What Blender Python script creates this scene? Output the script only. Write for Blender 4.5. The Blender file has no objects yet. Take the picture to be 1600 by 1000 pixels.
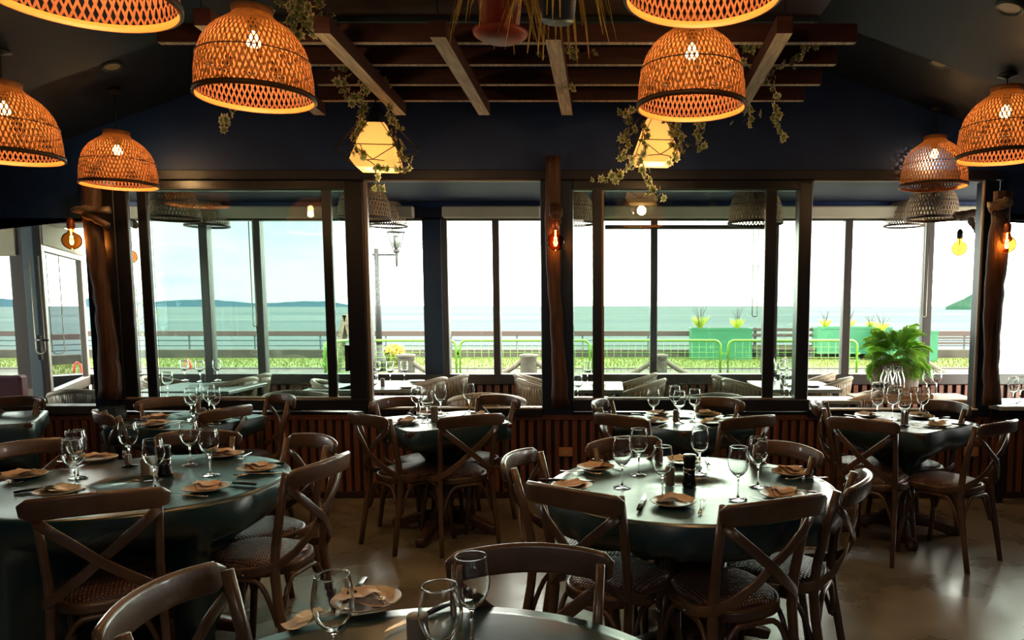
import bpy, math, random
from math import sin, cos, pi, radians as R
from mathutils import Vector, Matrix, Euler
random.seed(7)
SC = bpy.context.scene
COL = SC.collection
# ------------------------------------------------------------------ camera
F = 1155.0; CX = 950.0; CY = 589.0; TH = R(5.5); EYE = 1.5
cd = bpy.data.cameras.new('camera'); cam = bpy.data.objects.new('camera', cd); COL.objects.link(cam)
cam.location = (0, 0, EYE); cam.rotation_euler = (pi/2 - TH, 0, 0)
cd.sensor_width = 36; cd.lens = F*36/1600; cd.shift_x = (800-CX)/1600; cd.shift_y = (CY-500)/1600
cd.clip_start = 0.05; cd.clip_end = 9000
SC.camera = cam
SC.view_settings.view_transform = 'Standard'; SC.view_settings.look = 'None'
SC.view_settings.gamma = 1; SC.view_settings.use_curve_mapping = False
SC.view_settings.exposure = 1.2
SC.cycles.max_bounces = 14; SC.cycles.transmission_bounces = 12; SC.cycles.transparent_max_bounces = 24
SC.cycles.diffuse_bounces = 4; SC.cycles.glossy_bounces = 5
SC.cycles.caustics_reflective = False; SC.cycles.caustics_refractive = False
SC.cycles.sample_clamp_indirect = 6.0
SC.cycles.use_denoising = True

def ray(px, py):
    a = (px-CX)/F; b = (CY-py)/F
    return Vector((a, cos(TH)+b*sin(TH), -sin(TH)+b*cos(TH)))
def P(px, py, Y):
    d = ray(px, py); t = Y/d.y
    return Vector((d.x*t, Y, EYE+d.z*t))
def PZ(px, py, z):
    d = ray(px, py); t = (z-EYE)/d.z
    return Vector((d.x*t, d.y*t, z))
def PX(px, Y, py=460): return P(px, py, Y).x
def PH(py, Y): return P(950, py, Y).z

# ------------------------------------------------------------------ node helpers
def nmat(name):
    m = bpy.data.materials.new(name); m.use_nodes = True
    nt = m.node_tree; nt.nodes.clear()
    o = nt.nodes.new('ShaderNodeOutputMaterial')
    return m, nt, o
def N(nt, t, **k):
    n = nt.nodes.new(t)
    for a, b in k.items():
        if a in n.inputs.keys(): n.inputs[a].default_value = b
        else: setattr(n, a, b)
    return n
def ramp(nt, src, stops):
    r = nt.nodes.new('ShaderNodeValToRGB'); e = r.color_ramp.elements
    while len(e) < len(stops): e.new(0.5)
    for i, (p, c) in enumerate(stops):
        e[i].position = p; e[i].color = (*c, 1)
    nt.links.new(src, r.inputs[0]); return r
def pmat(name, col, rough=0.5, col2=None, scale=8.0, stretch=(1,1,1), bump=0.0, metal=0.0, spec=0.5, coat=0.0,
         rough2=None, detail=4.0, bscale=None, rand=0.0, emit=None, estr=0.0, sheen=0.0, lo=0.35, hi=0.65, trans=0.0):
    m, nt, o = nmat(name); L = nt.links.new
    b = N(nt, 'ShaderNodeBsdfPrincipled'); L(b.outputs[0], o.inputs[0])
    b.inputs['Roughness'].default_value = rough; b.inputs['Metallic'].default_value = metal
    b.inputs['Specular IOR Level'].default_value = spec; b.inputs['Coat Weight'].default_value = coat
    b.inputs['Sheen Weight'].default_value = sheen
    if trans:
        tr = N(nt, 'ShaderNodeBsdfTranslucent'); tr.inputs[0].default_value = (*col, 1)
        mx = N(nt, 'ShaderNodeMixShader'); mx.inputs[0].default_value = trans
        L(b.outputs[0], mx.inputs[1]); L(tr.outputs[0], mx.inputs[2]); L(mx.outputs[0], o.inputs[0])
    b.inputs['Base Color'].default_value = (*col, 1)
    tc = N(nt, 'ShaderNodeTexCoord'); mp = N(nt, 'ShaderNodeMapping'); mp.inputs['Scale'].default_value = stretch
    L(tc.outputs['Object'], mp.inputs[0])
    nz = N(nt, 'ShaderNodeTexNoise', Scale=scale, Detail=detail); L(mp.outputs[0], nz.inputs['Vector'])
    csock = None
    if col2:
        rp = ramp(nt, nz.outputs['Fac'], [(lo, col), (hi, col2)]); csock = rp.outputs[0]
    if rand:
        oi = N(nt, 'ShaderNodeObjectInfo'); mr = N(nt, 'ShaderNodeMapRange'); mr.inputs['To Min'].default_value = 1-rand; mr.inputs['To Max'].default_value = 1+rand
        L(oi.outputs['Random'], mr.inputs[0])
        hs = N(nt, 'ShaderNodeHueSaturation'); L(mr.outputs[0], hs.inputs['Value'])
        if csock: L(csock, hs.inputs['Color'])
        else: hs.inputs['Color'].default_value = (*col, 1)
        csock = hs.outputs[0]
    if csock: L(csock, b.inputs['Base Color'])
    if rough2 is not None:
        mr = N(nt, 'ShaderNodeMapRange'); mr.inputs['From Min'].default_value = .35; mr.inputs['From Max'].default_value = .65
        mr.inputs['To Min'].default_value = rough; mr.inputs['To Max'].default_value = rough2
        L(nz.outputs['Fac'], mr.inputs[0]); L(mr.outputs[0], b.inputs['Roughness'])
    if bump:
        bp = N(nt, 'ShaderNodeBump', Strength=bump, Distance=0.01)
        if bscale:
            n2 = N(nt, 'ShaderNodeTexNoise', Scale=bscale, Detail=3.0); L(mp.outputs[0], n2.inputs['Vector']); L(n2.outputs['Fac'], bp.inputs['Height'])
        else: L(nz.outputs['Fac'], bp.inputs['Height'])
        L(bp.outputs[0], b.inputs['Normal'])
    if emit:
        b.inputs['Emission Color'].default_value = (*emit, 1); b.inputs['Emission Strength'].default_value = estr
    return m
def pane_mat(name, tint, refl=1.0, rough=0.0):
    m, nt, o = nmat(name); L = nt.links.new
    t = N(nt, 'ShaderNodeBsdfTransparent'); t.inputs[0].default_value = (*tint, 1)
    g = N(nt, 'ShaderNodeBsdfGlossy'); g.inputs['Roughness'].default_value = rough; g.inputs['Color'].default_value = (.9,.95,1,1)
    fr = N(nt, 'ShaderNodeFresnel', IOR=1.5); mt = N(nt, 'ShaderNodeMath', operation='MULTIPLY'); mt.inputs[1].default_value = refl
    L(fr.outputs[0], mt.inputs[0])
    mx = N(nt, 'ShaderNodeMixShader'); L(mt.outputs[0], mx.inputs[0]); L(t.outputs[0], mx.inputs[1]); L(g.outputs[0], mx.inputs[2])
    L(mx.outputs[0], o.inputs[0]); return m

# ------------------------------------------------------------------ world (bright overcast sea sky, blue gaps to the left)
w = bpy.data.worlds.new('sky'); SC.world = w; w.use_nodes = True
nt = w.node_tree; nt.nodes.clear(); L = nt.links.new
wo = N(nt, 'ShaderNodeOutputWorld'); bg = N(nt, 'ShaderNodeBackground'); L(bg.outputs[0], wo.inputs[0])
tc = N(nt, 'ShaderNodeTexCoord'); sp = N(nt, 'ShaderNodeSeparateXYZ'); L(tc.outputs['Generated'], sp.inputs[0])
mp = N(nt, 'ShaderNodeMapping'); mp.inputs['Scale'].default_value = (1, 1, 3.5); L(tc.outputs['Generated'], mp.inputs[0])
nz = N(nt, 'ShaderNodeTexNoise', Scale=3.2, Detail=6.0, Roughness=.55); L(mp.outputs[0], nz.inputs['Vector'])
cl = ramp(nt, nz.outputs['Fac'], [(.38, (.092, .125, .126)), (.58, (.155, .163, .150))])
def sstep(lo, hi):
    q = N(nt, 'ShaderNodeMapRange', interpolation_type='SMOOTHSTEP'); q.inputs['From Min'].default_value = lo; q.inputs['From Max'].default_value = hi; L(sp.outputs['X'], q.inputs[0]); return q
e1 = sstep(-.66, -.50); e2 = sstep(-.28, -.36)      # a bluer gap in the cloud left of centre
gap = N(nt, 'ShaderNodeMath', operation='MULTIPLY'); L(e1.outputs[0], gap.inputs[0]); L(e2.outputs[0], gap.inputs[1])
mxc = N(nt, 'ShaderNodeMix', data_type='RGBA'); L(gap.outputs[0], mxc.inputs['Factor']); L(cl.outputs[0], mxc.inputs['B']); mxc.inputs['A'].default_value = (1, .955, .85, 1)
L(mxc.outputs['Result'], bg.inputs['Color'])
bg.inputs['Strength'].default_value = 7.5
def area(name, loc, rot, size, energy, col, sy=None):
    l = bpy.data.lights.new(name, 'AREA'); l.energy = energy; l.color = col; l.size = size
    if sy: l.shape = 'RECTANGLE'; l.size_y = sy
    o = bpy.data.objects.new(name, l); COL.objects.link(o); o.location = loc; o.rotation_euler = rot; return o
# warm room lamps further back in the dining room, behind the camera
area('dining_room_light', (-1.2, -1.6, 2.9), (0, 0, 0), 1.6, 14, (1, .84, .68))
area('dining_room_light', (2.2, -1.6, 2.6), (0, 0, 0), 1.6, 10, (1, .84, .68))

# ------------------------------------------------------------------ mesh helpers
class MB:
    def __init__(s): s.v = []; s.f = []; s.mi = []; s.sm = []
    def add(s, vs, fs, mi=0, sm=False):
        o = len(s.v); s.v += [tuple(x) for x in vs]
        for f in fs: s.f.append(tuple(o+i for i in f)); s.mi.append(mi); s.sm.append(sm)
    def box(s, x0, x1, y0, y1, z0, z1, mi=0, bev=0.0):
        if bev <= 0:
            s.add([(x0,y0,z0),(x1,y0,z0),(x1,y1,z0),(x0,y1,z0),(x0,y0,z1),(x1,y0,z1),(x1,y1,z1),(x0,y1,z1)],
                  [(3,2,1,0),(4,5,6,7),(0,1,5,4),(1,2,6,5),(2,3,7,6),(3,0,4,7)], mi); return
        b = bev; pts = []
        for z, ins in ((z0, b), (z0+b, 0), (z1-b, 0), (z1, b)):
            c = [(x0+ins, y0+ins), (x1-ins, y0+ins), (x1-ins, y1-ins), (x0+ins, y1-ins)]
            dd = [((b,0),(0,b))]
            q = []
            if ins: q = [(x0+b,y0+b),(x0+b,y0+b),(x1-b,y0+b),(x1-b,y0+b),(x1-b,y1-b),(x1-b,y1-b),(x0+b,y1-b),(x0+b,y1-b)]
            else: q = [(x0,y0+b),(x0+b,y0),(x1-b,y0),(x1,y0+b),(x1,y1-b),(x1-b,y1),(x0+b,y1),(x0,y1-b)]
            pts += [(x, y, z) for x, y in q]
        fs = []
        for k in range(3):
            for i in range(8): fs.append((k*8+i, k*8+(i+1)%8, (k+1)*8+(i+1)%8, (k+1)*8+i))
        fs.append(tuple(range(7,-1,-1))); fs.append(tuple(range(24,32)))
        s.add(pts, fs, mi)
    def lathe(s, prof, n=24, mi=0, sm=True, c=(0,0,0), cap=False):
        vs = []; m = len(prof)
        for i in range(n):
            a = 2*pi*i/n
            for r, z in prof: vs.append((c[0]+r*cos(a), c[1]+r*sin(a), c[2]+z))
        fs = []
        for i in range(n):
            j = (i+1) % n
            for k in range(m-1): fs.append((i*m+k, j*m+k, j*m+k+1, i*m+k+1))
        s.add(vs, fs, mi, sm)
    def sweep(s, pts, prof, mi=0, sm=True, closed=False, up=Vector((0,0,1)), caps=True, scale=None):
        # prof: list of (u,v); u along side vector, v along up-ish vector
        pts = [Vector(p) for p in pts]; n = len(pts); m = len(prof); vs = []
        for i, p in enumerate(pts):
            if closed: t = pts[(i+1) % n]-pts[i-1]
            else: t = pts[min(i+1, n-1)]-pts[max(i-1, 0)]
            t.normalize()
            u_ = up[i] if isinstance(up, list) else up
            sd = t.cross(u_)
            if sd.length < 1e-4: sd = t.cross(Vector((0,1,0.01)))
            sd.normalize(); uv = sd.cross(t)
            k = scale[i] if scale else 1.0
            for a, b in prof: vs.append(p+sd*a*k+uv*b*k)
        fs = []
        for i in range(n if closed else n-1):
            j = (i+1) % n
            for k in range(m): fs.append((i*m+k, i*m+(k+1) % m, j*m+(k+1) % m, j*m+k))
        if caps and not closed:
            fs.append(tuple(range(m-1,-1,-1))); fs.append(tuple((n-1)*m+k for k in range(m)))
        s.add(vs, fs, mi, sm)
    def tube(s, pts, r, n=8, mi=0, closed=False, scale=None, caps=True):
        s.sweep(pts, [(r*cos(2*pi*k/n), r*sin(2*pi*k/n)) for k in range(n)], mi, True, closed, caps=caps, scale=scale)
    def data(s, name, mats):
        me = bpy.data.meshes.new(name); me.from_pydata(s.v, [], s.f)
        for m in mats: me.materials.append(m)
        me.polygons.foreach_set('material_index', s.mi); me.polygons.foreach_set('use_smooth', s.sm); me.update()
        return me
    def build(s, name, mats, parent=None, loc=None):
        if not isinstance(mats, (list, tuple)): mats = [mats]
        return link(name, s.data(name, mats), parent, loc)
def link(name, me, parent=None, loc=None, rot=None):
    o = bpy.data.objects.new(name, me); COL.objects.link(o)
    if parent: o.parent = parent
    if loc is not None: o.location = loc
    if rot is not None: o.rotation_euler = rot
    return o
def tag(o, label=None, cat=None, group=None, kind=None):
    for k, v in (('label', label), ('category', cat), ('group', group), ('kind', kind)):
        if v: o[k] = v
    return o
def empty(name, loc=(0,0,0), rz=0, label=None, cat=None, group=None, kind=None):
    o = bpy.data.objects.new(name, None); COL.objects.link(o); o.location = loc; o.rotation_euler = (0,0,rz)
    o.empty_display_size = .1
    return tag(o, label, cat, group, kind)
def copy_tree(o, parent=None):
    c = o.copy(); COL.objects.link(c); c.parent = parent
    for ch in o.children: copy_tree(ch, c)
    return c
class Proto:
    """first use places the prototype itself, later uses copy it"""
    def __init__(s, root): s.root = root; s.used = False
    def put(s, loc, rz=0, label=None, cat=None, group=None, rot=None, scale=None):
        o = s.root if not s.used else copy_tree(s.root)
        s.used = True
        o.location = loc; o.rotation_euler = rot if rot else (0, 0, rz)
        if scale: o.scale = (scale,)*3 if not isinstance(scale, tuple) else scale
        tag(o, label, cat, group); return o
def arc(n, a0, a1): return [a0+(a1-a0)*i/(n-1) for i in range(n)]
def circ(r, n): return [(r*cos(2*pi*k/n), r*sin(2*pi*k/n)) for k in range(n)]
def rrect(w, h, r, n=3):
    out = []
    for cx, cy, a in ((w/2-r, h/2-r, 0), (-w/2+r, h/2-r, pi/2), (-w/2+r, -h/2+r, pi), (w/2-r, -h/2+r, 3*pi/2)):
        for k in range(n+1):
            t = a+pi/2*k/n; out.append((cx+r*cos(t), cy+r*sin(t)))
    return out
def wbox(name, px0, px1, py0, py1, Y, mat, dy=(-.04, .04), parent=None, kind=None, bev=0.0, ref=460):
    x0, x1 = PX(px0, Y, ref), PX(px1, Y, ref); z1, z0 = PH(py0, Y), PH(py1, Y)
    b = MB(); b.box(x0, x1, Y+dy[0], Y+dy[1], z0, z1, 0, bev)
    o = b.build(name, mat, parent)
    if kind: o['kind'] = kind
    return o

# ------------------------------------------------------------------ materials
M = {}
M['navy'] = pmat('navy_paint', (.005, .026, .120), .55, (.007, .034, .150), 3, bump=.05, bscale=60)
M['navy2'] = pmat('navy_frame_paint', (.008, .018, .045), .35)
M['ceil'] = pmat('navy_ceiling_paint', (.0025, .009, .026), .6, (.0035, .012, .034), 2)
M['ceil_brown'] = pmat('brown_ceiling_board', (.03, .012, .009), .5, (.045, .018, .013), 5, (1, 14, 1))
M['floor'] = pmat('polished_concrete', (.11, .098, .074), .22, (.24, .215, .165), 2.2, spec=.8, rough2=.40, bump=.06, bscale=25, detail=8, lo=.3, hi=.7)
M['slat'] = pmat('reddish_slat_wood', (.16, .055, .032), .42, (.25, .095, .055), 6, (8, 8, .6), rand=.18)
M['slatback'] = pmat('dark_slat_backing', (.03, .012, .009), .7)
M['frame'] = pmat('dark_brown_aluminium', (.011, .011, .015), .32, spec=.6)
M['frame2'] = pmat('brown_aluminium', (.055, .043, .036), .35, spec=.6)
M['frame3'] = pmat('pale_brown_aluminium', (.24, .19, .155), .4)
M['bluegrey'] = pmat('blue_grey_painted_post', (.05, .085, .105), .5)
M['rustic'] = pmat('rustic_timber', (.040, .018, .011), .65, (.10, .042, .024), 7, (5, 5, .5), bump=.8, bscale=9, detail=8)
M['bark'] = pmat('grey_bark_log', (.12, .08, .055), .8, (.26, .19, .13), 12, (1, 4, 4), bump=.8)
M['redbeam'] = pmat('red_brown_batten', (.042, .012, .011), .55, (.066, .020, .017), 6, (.6, 8, 8), bump=.2)
M['underlight'] = pmat('painted_underlight_wood', (.42, .39, .33), .6, (.74, .70, .60), 9, (8, .6, 8), bump=.4, detail=8)  # trellis undersides: bounced window light put into a pale wood colour
M['pane'] = pane_mat('clear_glass_pane', (.93, .97, .95), 1.3)
M['tint'] = pane_mat('tinted_glass_pane', (.72, .82, .78), 1.6)
M['tint2'] = pane_mat('faintly_tinted_pane', (.80, .87, .82), 1.6)
M['blind'] = pmat('beige_roller_blind', (.42, .37, .26), .8, (.48, .42, .30), 3)
M['white'] = pmat('white_trim', (.75, .73, .68), .5)
M['cord'] = pmat('black_cable', (.01, .01, .012), .5)
M['beadcord'] = pmat('cream_blind_cord', (.6, .55, .42), .5)
# chair wood
M['cwood'] = pmat('stained_chair_wood', (.062, .033, .019), .36, (.118, .066, .038), 5, (1.5, 1.5, 1.5), bump=.10, bscale=40, rand=.22, coat=.25, detail=6)
M['metal'] = pmat('steel', (.55, .53, .5), .25, metal=1)
def weave_mat(name, c1, c2, sc=90):
    m, nt, o = nmat(name); L = nt.links.new
    b = N(nt, 'ShaderNodeBsdfPrincipled', Roughness=.34); L(b.outputs[0], o.inputs[0])
    tc = N(nt, 'ShaderNodeTexCoord'); mp = N(nt, 'ShaderNodeMapping'); mp.inputs['Rotation'].default_value = (0,0,R(0)); L(tc.outputs['Object'], mp.inputs[0])
    w1 = N(nt, 'ShaderNodeTexWave', Scale=sc/6.3, bands_direction='X'); w2 = N(nt, 'ShaderNodeTexWave', Scale=sc/6.3, bands_direction='Y')
    L(mp.outputs[0], w1.inputs['Vector']); L(mp.outputs[0], w2.inputs['Vector'])
    mu = N(nt, 'ShaderNodeMath', operation='MULTIPLY'); L(w1.outputs['Fac'], mu.inputs[0]); L(w2.outputs['Fac'], mu.inputs[1])
    rp = ramp(nt, mu.outputs[0], [(.1, c1), (.6, c2)]); L(rp.outputs[0], b.inputs['Base Color'])
    bp = N(nt, 'ShaderNodeBump', Strength=.9, Distance=.006); L(mu.outputs[0], bp.inputs['Height']); L(bp.outputs[0], b.inputs['Normal'])
    return m
M['seat'] = weave_mat('brown_woven_seat', (.05, .022, .016), (.20, .10, .072), 150)
M['cloth'] = pmat('teal_black_tablecloth', (.007, .030, .038), .28, (.010, .038, .046), 3, bump=.15, bscale=7, spec=.9)
M['darkwood'] = pmat('dark_table_wood', (.045, .020, .012), .35, (.08, .036, .02), 5, (6, 6, .6))
M['brass'] = pmat('orange_socket_plate', (.55, .25, .10), .4)
# basket lamps
M['bamboo'] = pmat('woven_bamboo', (.50, .20, .045), .75, (.66, .29, .075), 20, rand=0, trans=.07, spec=.2)
def two_side(m, outer):
    nt = m.node_tree; b = [n for n in nt.nodes if n.type == 'BSDF_PRINCIPLED'][0]; src = b.inputs['Base Color'].links[0].from_socket
    ge = nt.nodes.new('ShaderNodeNewGeometry'); mx = nt.nodes.new('ShaderNodeMix'); mx.data_type = 'RGBA'
    nt.links.new(ge.outputs['Backfacing'], mx.inputs['Factor']); nt.links.new(src, mx.inputs['B']); mx.inputs['A'].default_value = (*outer, 1); nt.links.new(mx.outputs['Result'], b.inputs['Base Color'])
two_side(M['bamboo'], (.17, .055, .022))      # outer face darkened in colour to read as unlit, inner face paler
M['bamboolight'] = pmat('pale_bamboo_rim', (.42, .15, .028), .55)
M['bamboodark'] = pmat('dark_bamboo_band', (.085, .045, .028), .5)
M['bambooneck'] = pmat('bamboo_neck', (.32, .13, .05), .5, (.42, .2, .08), 30)
M['dullbamboo'] = pmat('unlit_bamboo', (.40, .26, .13), .65, (.50, .34, .19), 20)
M['bulb'] = pmat('lit_bulb', (1, .7, .35), .3, emit=(1, .62, .22), estr=30)
M['filament'] = pmat('glowing_filament', (1, .7, .3), .3, emit=(1, .55, .15), estr=60)
M['copper'] = pmat('copper_socket', (.45, .12, .05), .35, metal=.6)
M['shade'] = pmat('cream_lamp_shade', (.85, .62, .33), .8, emit=(1, .52, .14), estr=.55, trans=.5)
M['wire'] = pmat('black_wire', (.02, .012, .012), .4)
# glass
m, nt, o = nmat('clear_glass'); g = N(nt, 'ShaderNodeBsdfGlass', IOR=1.45, Roughness=0.0); g.inputs['Color'].default_value = (.99, 1, .995, 1)
nt.links.new(g.outputs[0], o.inputs[0]); M['glass'] = m
m, nt, o = nmat('amber_glass'); t = N(nt, 'ShaderNodeBsdfTransparent'); t.inputs[0].default_value = (.72, .36, .12, 1)
g = N(nt, 'ShaderNodeBsdfGlossy', Roughness=.03); lw = N(nt, 'ShaderNodeLayerWeight', Blend=.10); mx = N(nt, 'ShaderNodeMixShader')
nt.links.new(lw.outputs['Fresnel'], mx.inputs[0]); nt.links.new(t.outputs[0], mx.inputs[1]); nt.links.new(g.outputs[0], mx.inputs[2]); nt.links.new(mx.outputs[0], o.inputs[0]); M['amber'] = m
M['plate'] = pmat('stoneware_plate', (.34, .27, .19), .3, (.42, .34, .25), 10)
M['napkin'] = pmat('tan_paper_napkin', (.52, .37, .26), .8, (.60, .44, .32), 8, bump=.2)
M['napkin2'] = pmat('pale_paper_napkin', (.68, .62, .50), .8)
M['black'] = pmat('black_plastic', (.008, .008, .01), .3)
M['salt'] = pmat('stone_grey_shaker', (.22, .19, .15), .5)
M['pepper'] = pmat('dark_pepper_glass', (.006, .008, .012), .08, spec=.8)
# terrace
M['rattan'] = weave_mat('cream_rattan', (.30, .22, .13), (.66, .52, .34), 110)
M['rattanrim'] = pmat('cream_rattan_rim', (.60, .50, .36), .5, (.70, .58, .42), 20)
M['greytop'] = pmat('grey_table_top', (.40, .44, .42), .35)
M['terracefloor'] = pmat('terrace_floor', (.12, .10, .08), .5)
M['pot'] = pmat('taupe_pot', (.30, .24, .19), .7)
M['leaf'] = pmat('palm_leaf', (.42, .68, .12), .45, (.14, .38, .05), 3, rand=.35, trans=.6)
M['crate'] = pmat('pale_crate_wood', (.50, .32, .18), .6, (.60, .42, .26), 5, (1, 8, 8))
M['leather'] = pmat('burgundy_leather', (.15, .016, .022), .4)
# outside
M['grass'] = pmat('lawn_green', (.22, .32, .015), .9, (.42, .52, .04), 3, (1, 2, 1), bump=.5)
M['path'] = pmat('pale_paving', (.36, .32, .26), .9, (.44, .40, .33), 2)
M['road'] = pmat('grey_brown_road', (.20, .17, .145), .9, (.27, .23, .20), 2)
M['stone'] = pmat('sea_wall_stone', (.15, .125, .09), .9, (.28, .24, .175), 2.5, bump=.6, detail=8)
M['rail'] = pmat('brown_red_rail', (.26, .15, .13), .7)
M['bluerail'] = pmat('blue_grey_rail', (.22, .30, .36), .5)
M['lime'] = pmat('lime_barrier_paint', (.30, .78, .02), .4, emit=None)
M['planter'] = pmat('green_planter', (.02, .40, .16), .6, (.03, .46, .20), 2)
M['sedge'] = pmat('yellow_green_sedge', (.40, .48, .04), .7, rand=.3)
M['rope'] = pmat('pale_rope', (.50, .42, .30), .9, (.62, .54, .40), 30, bump=.8)
M['lampgrey'] = pmat('grey_lamp_iron', (.10, .10, .11), .5)
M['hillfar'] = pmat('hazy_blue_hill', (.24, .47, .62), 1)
M['hillnear'] = pmat('green_headland', (.10, .30, .20), 1, (.20, .42, .28), .03, detail=8)
m, nt, o = nmat('sea_water'); b = N(nt, 'ShaderNodeBsdfPrincipled', Roughness=.55); b.inputs['Specular IOR Level'].default_value = .0
tc = N(nt, 'ShaderNodeTexCoord'); mp = N(nt, 'ShaderNodeMapping'); mp.inputs['Scale'].default_value = (.004, .02, 1)
nz = N(nt, 'ShaderNodeTexNoise', Scale=1.0, Detail=5.0); nt.links.new(tc.outputs['Object'], mp.inputs[0]); nt.links.new(mp.outputs[0], nz.inputs['Vector'])
rp = ramp(nt, nz.outputs['Fac'], [(.35, (.32, .44, .47)), (.62, (.50, .62, .61))]); nt.links.new(rp.outputs[0], b.inputs['Base Color']); nt.links.new(b.outputs[0], o.inputs[0]); M['sea'] = m
# ivy leaf: green heart, cream margin
m, nt, o = nmat('variegated_ivy'); b = N(nt, 'ShaderNodeBsdfPrincipled', Roughness=.5); tr = N(nt, 'ShaderNodeBsdfTranslucent')
tc = N(nt, 'ShaderNodeTexCoord'); ln = N(nt, 'ShaderNodeVectorMath', operation='LENGTH'); nz = N(nt, 'ShaderNodeTexNoise', Scale=70.0)
nt.links.new(tc.outputs['Object'], ln.inputs[0]); ad = N(nt, 'ShaderNodeMath', operation='MULTIPLY_ADD'); ad.inputs[1].default_value = .018; nt.links.new(tc.outputs['Object'], nz.inputs['Vector'])
nt.links.new(nz.outputs['Fac'], ad.inputs[0]); nt.links.new(ln.outputs['Value'], ad.inputs[2])
rp = ramp(nt, ad.outputs[0], [(.020, (.16, .24, .08)), (.030, (.80, .76, .52))]); nt.links.new(rp.outputs[0], b.inputs['Base Color']); nt.links.new(rp.outputs[0], tr.inputs[0])
mx = N(nt, 'ShaderNodeMixShader'); mx.inputs[0].default_value = .35; nt.links.new(b.outputs[0], mx.inputs[1]); nt.links.new(tr.outputs[0], mx.inputs[2]); nt.links.new(mx.outputs[0], o.inputs[0]); M['ivy'] = m
M['ivystem'] = pmat('ivy_stem', (.10, .06, .035), .7)
M['spider'] = pmat('striped_spider_leaf', (.75, .58, .20), .5, (.40, .36, .08), 60, (1, 1, 1), rand=.2, trans=.3)
M['terracotta'] = pmat('red_clay_saucer', (.26, .035, .022), .5)

# ================================================================== SETTING
WY, OY = 5.72, 8.2
XL, XR, YB = -6.6, 5.2, -3.2
def structure(name, b, mat, parent=None, kind='structure'):
    o = b.build(name, mat, parent)
    if not parent: o['kind'] = kind
    return o
b = MB(); b.box(XL, XR, YB, WY+.06, -.12, 0); structure('floor', b, M['floor'])
b = MB(); b.box(-12, 9, WY+.06, OY+.1, -.12, -.002); tag(structure('floor', b, M['terracefloor']), 'dark terrace floor between the two rows of windows')
# ceiling : a high gable strip next to the windows, lower boxed ceiling nearer
RX, RZ, SL, YS = -.52, 3.98, .352, 4.25
def ceilz(x): return RZ-SL*abs(x-RX)
def loz(x): return 3.08 if -2.13 <= x <= 1.16 else (3.08-SL*(-2.13-x) if x < -2.13 else 3.08-SL*(x-1.16))
b = MB()
for xs in ((XL, RX), (RX, XR)):
    a, c = xs
    vs = [(a, YS, ceilz(a)), (c, YS, ceilz(c)), (c, WY+.1, ceilz(c)), (a, WY+.1, ceilz(a))]
    b.add(vs+[(x, y, z+.06) for x, y, z in vs], [(0,1,2,3), (7,6,5,4), (0,4,5,1), (2,6,7,3)])
structure('ceiling', b, M['ceil'])
b = MB()
for a, c, mi in ((XL, -2.13, 0), (-2.13, 1.16, 1), (1.16, XR, 0)):
    vs = [(a, YB, loz(a)), (c, YB, loz(c)), (c, YS, loz(c)), (a, YS, loz(a))]
    b.add(vs, [(0,1,2,3)], mi)
    b.add([(a, YS, loz(a)), (c, YS, loz(c)), (c, YS, 4.1), (a, YS, 4.1)], [(0,1,2,3)], 0)
structure('ceiling', b, [M['ceil'], M['ceil_brown']])
b = MB(); b.box(-2.13, 1.16, YS-.02, YS+.03, 3.055, 3.095); structure('trim_1', b, M['bluegrey'])
b = MB(); b.box(XL-.1, XL, YB, WY, 0, 4); structure('wall_left', b, M['navy'])
b = MB(); b.box(XR, XR+.1, YB, WY, 0, 4); structure('wall_right', b, M['navy'])
b = MB(); b.box(XL, XR, YB-.1, YB, 0, 4); structure('wall_back', b, M['navy'])
# front wall over the windows
ztop = PH(283, WY); zl = PH(345, WY); zsill = PH(637, WY); zwain = PH(648, WY)
wf = empty('wall_front', (0, 0, 0), kind='structure')
b = MB()
def gable(x0, x1, z0):
    zz = [(x0, ceilz(x0)+.02)] + ([(RX, RZ+.02)] if x0 < RX < x1 else []) + [(x1, ceilz(x1)+.02)]
    n = len(zz)
    vs = [(x0, WY-.05, z0), (x1, WY-.05, z0)]+[(x, WY-.05, z) for x, z in reversed(zz)]
    vs2 = [(x, WY+.05, z) for x, y, z in vs]
    m_ = len(vs)
    b.add(vs+vs2, [tuple(range(m_)), tuple(range(2*m_-1, m_-1, -1)), (0, m_, m_+1, 1)])
xa = PX(150, WY); xb = PX(1560, WY)
gable(XL, xa, zl); gable(xa, xb, ztop); gable(xb, XR, zl)
structure('upper_wall', b, M['navy'], wf)
b = MB(); b.box(XL, XR, WY-.02, WY+.05, 0, zwain+.02); structure('wainscot_backing', b, M['slatback'], wf)
b = MB(); b.box(XL, XR, WY-.055, WY-.02, zwain-.035, zwain+.005, bev=.004); structure('wainscot_cap', b, M['slat'], wf)
b = MB(); b.box(XL, XR, WY-.05, WY-.02, 0, .05, bev=.004); structure('baseboard_front', b, M['slatback'], wf)
b = MB(); b.box(-.020, .020, -.016, .016, .05, zwain-.035, bev=.004); sm_ = b.data('slat', [M['slat']])
x = -4.95
while x < 3.5:
    link('slat', sm_, wf, (x, WY-.034, 0)); x += .068

def member(*a, **k): return wbox(*a, **k)
# --- inner window row (frames and sashes) as structure windows
def window(n, label): return tag(empty('window_%d' % n, (0,0,0), kind='structure'), label)
W1 = window(1, 'tinted sliding sashes left of the centre')
def fr(px0, px1, py0, py1, par, name='frame_member', Y=WY, mat=None, dy=(-.05,.05), bev=.006): 
    return wbox(name, px0, px1, py0, py1, Y, mat or M['frame'], dy, par, bev=bev)
def glass(px0, px1, py0, py1, par, mat, Y=WY, name='pane'):
    return wbox(name, px0, px1, py0, py1, Y, mat, (-.003, .003), par)
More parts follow.
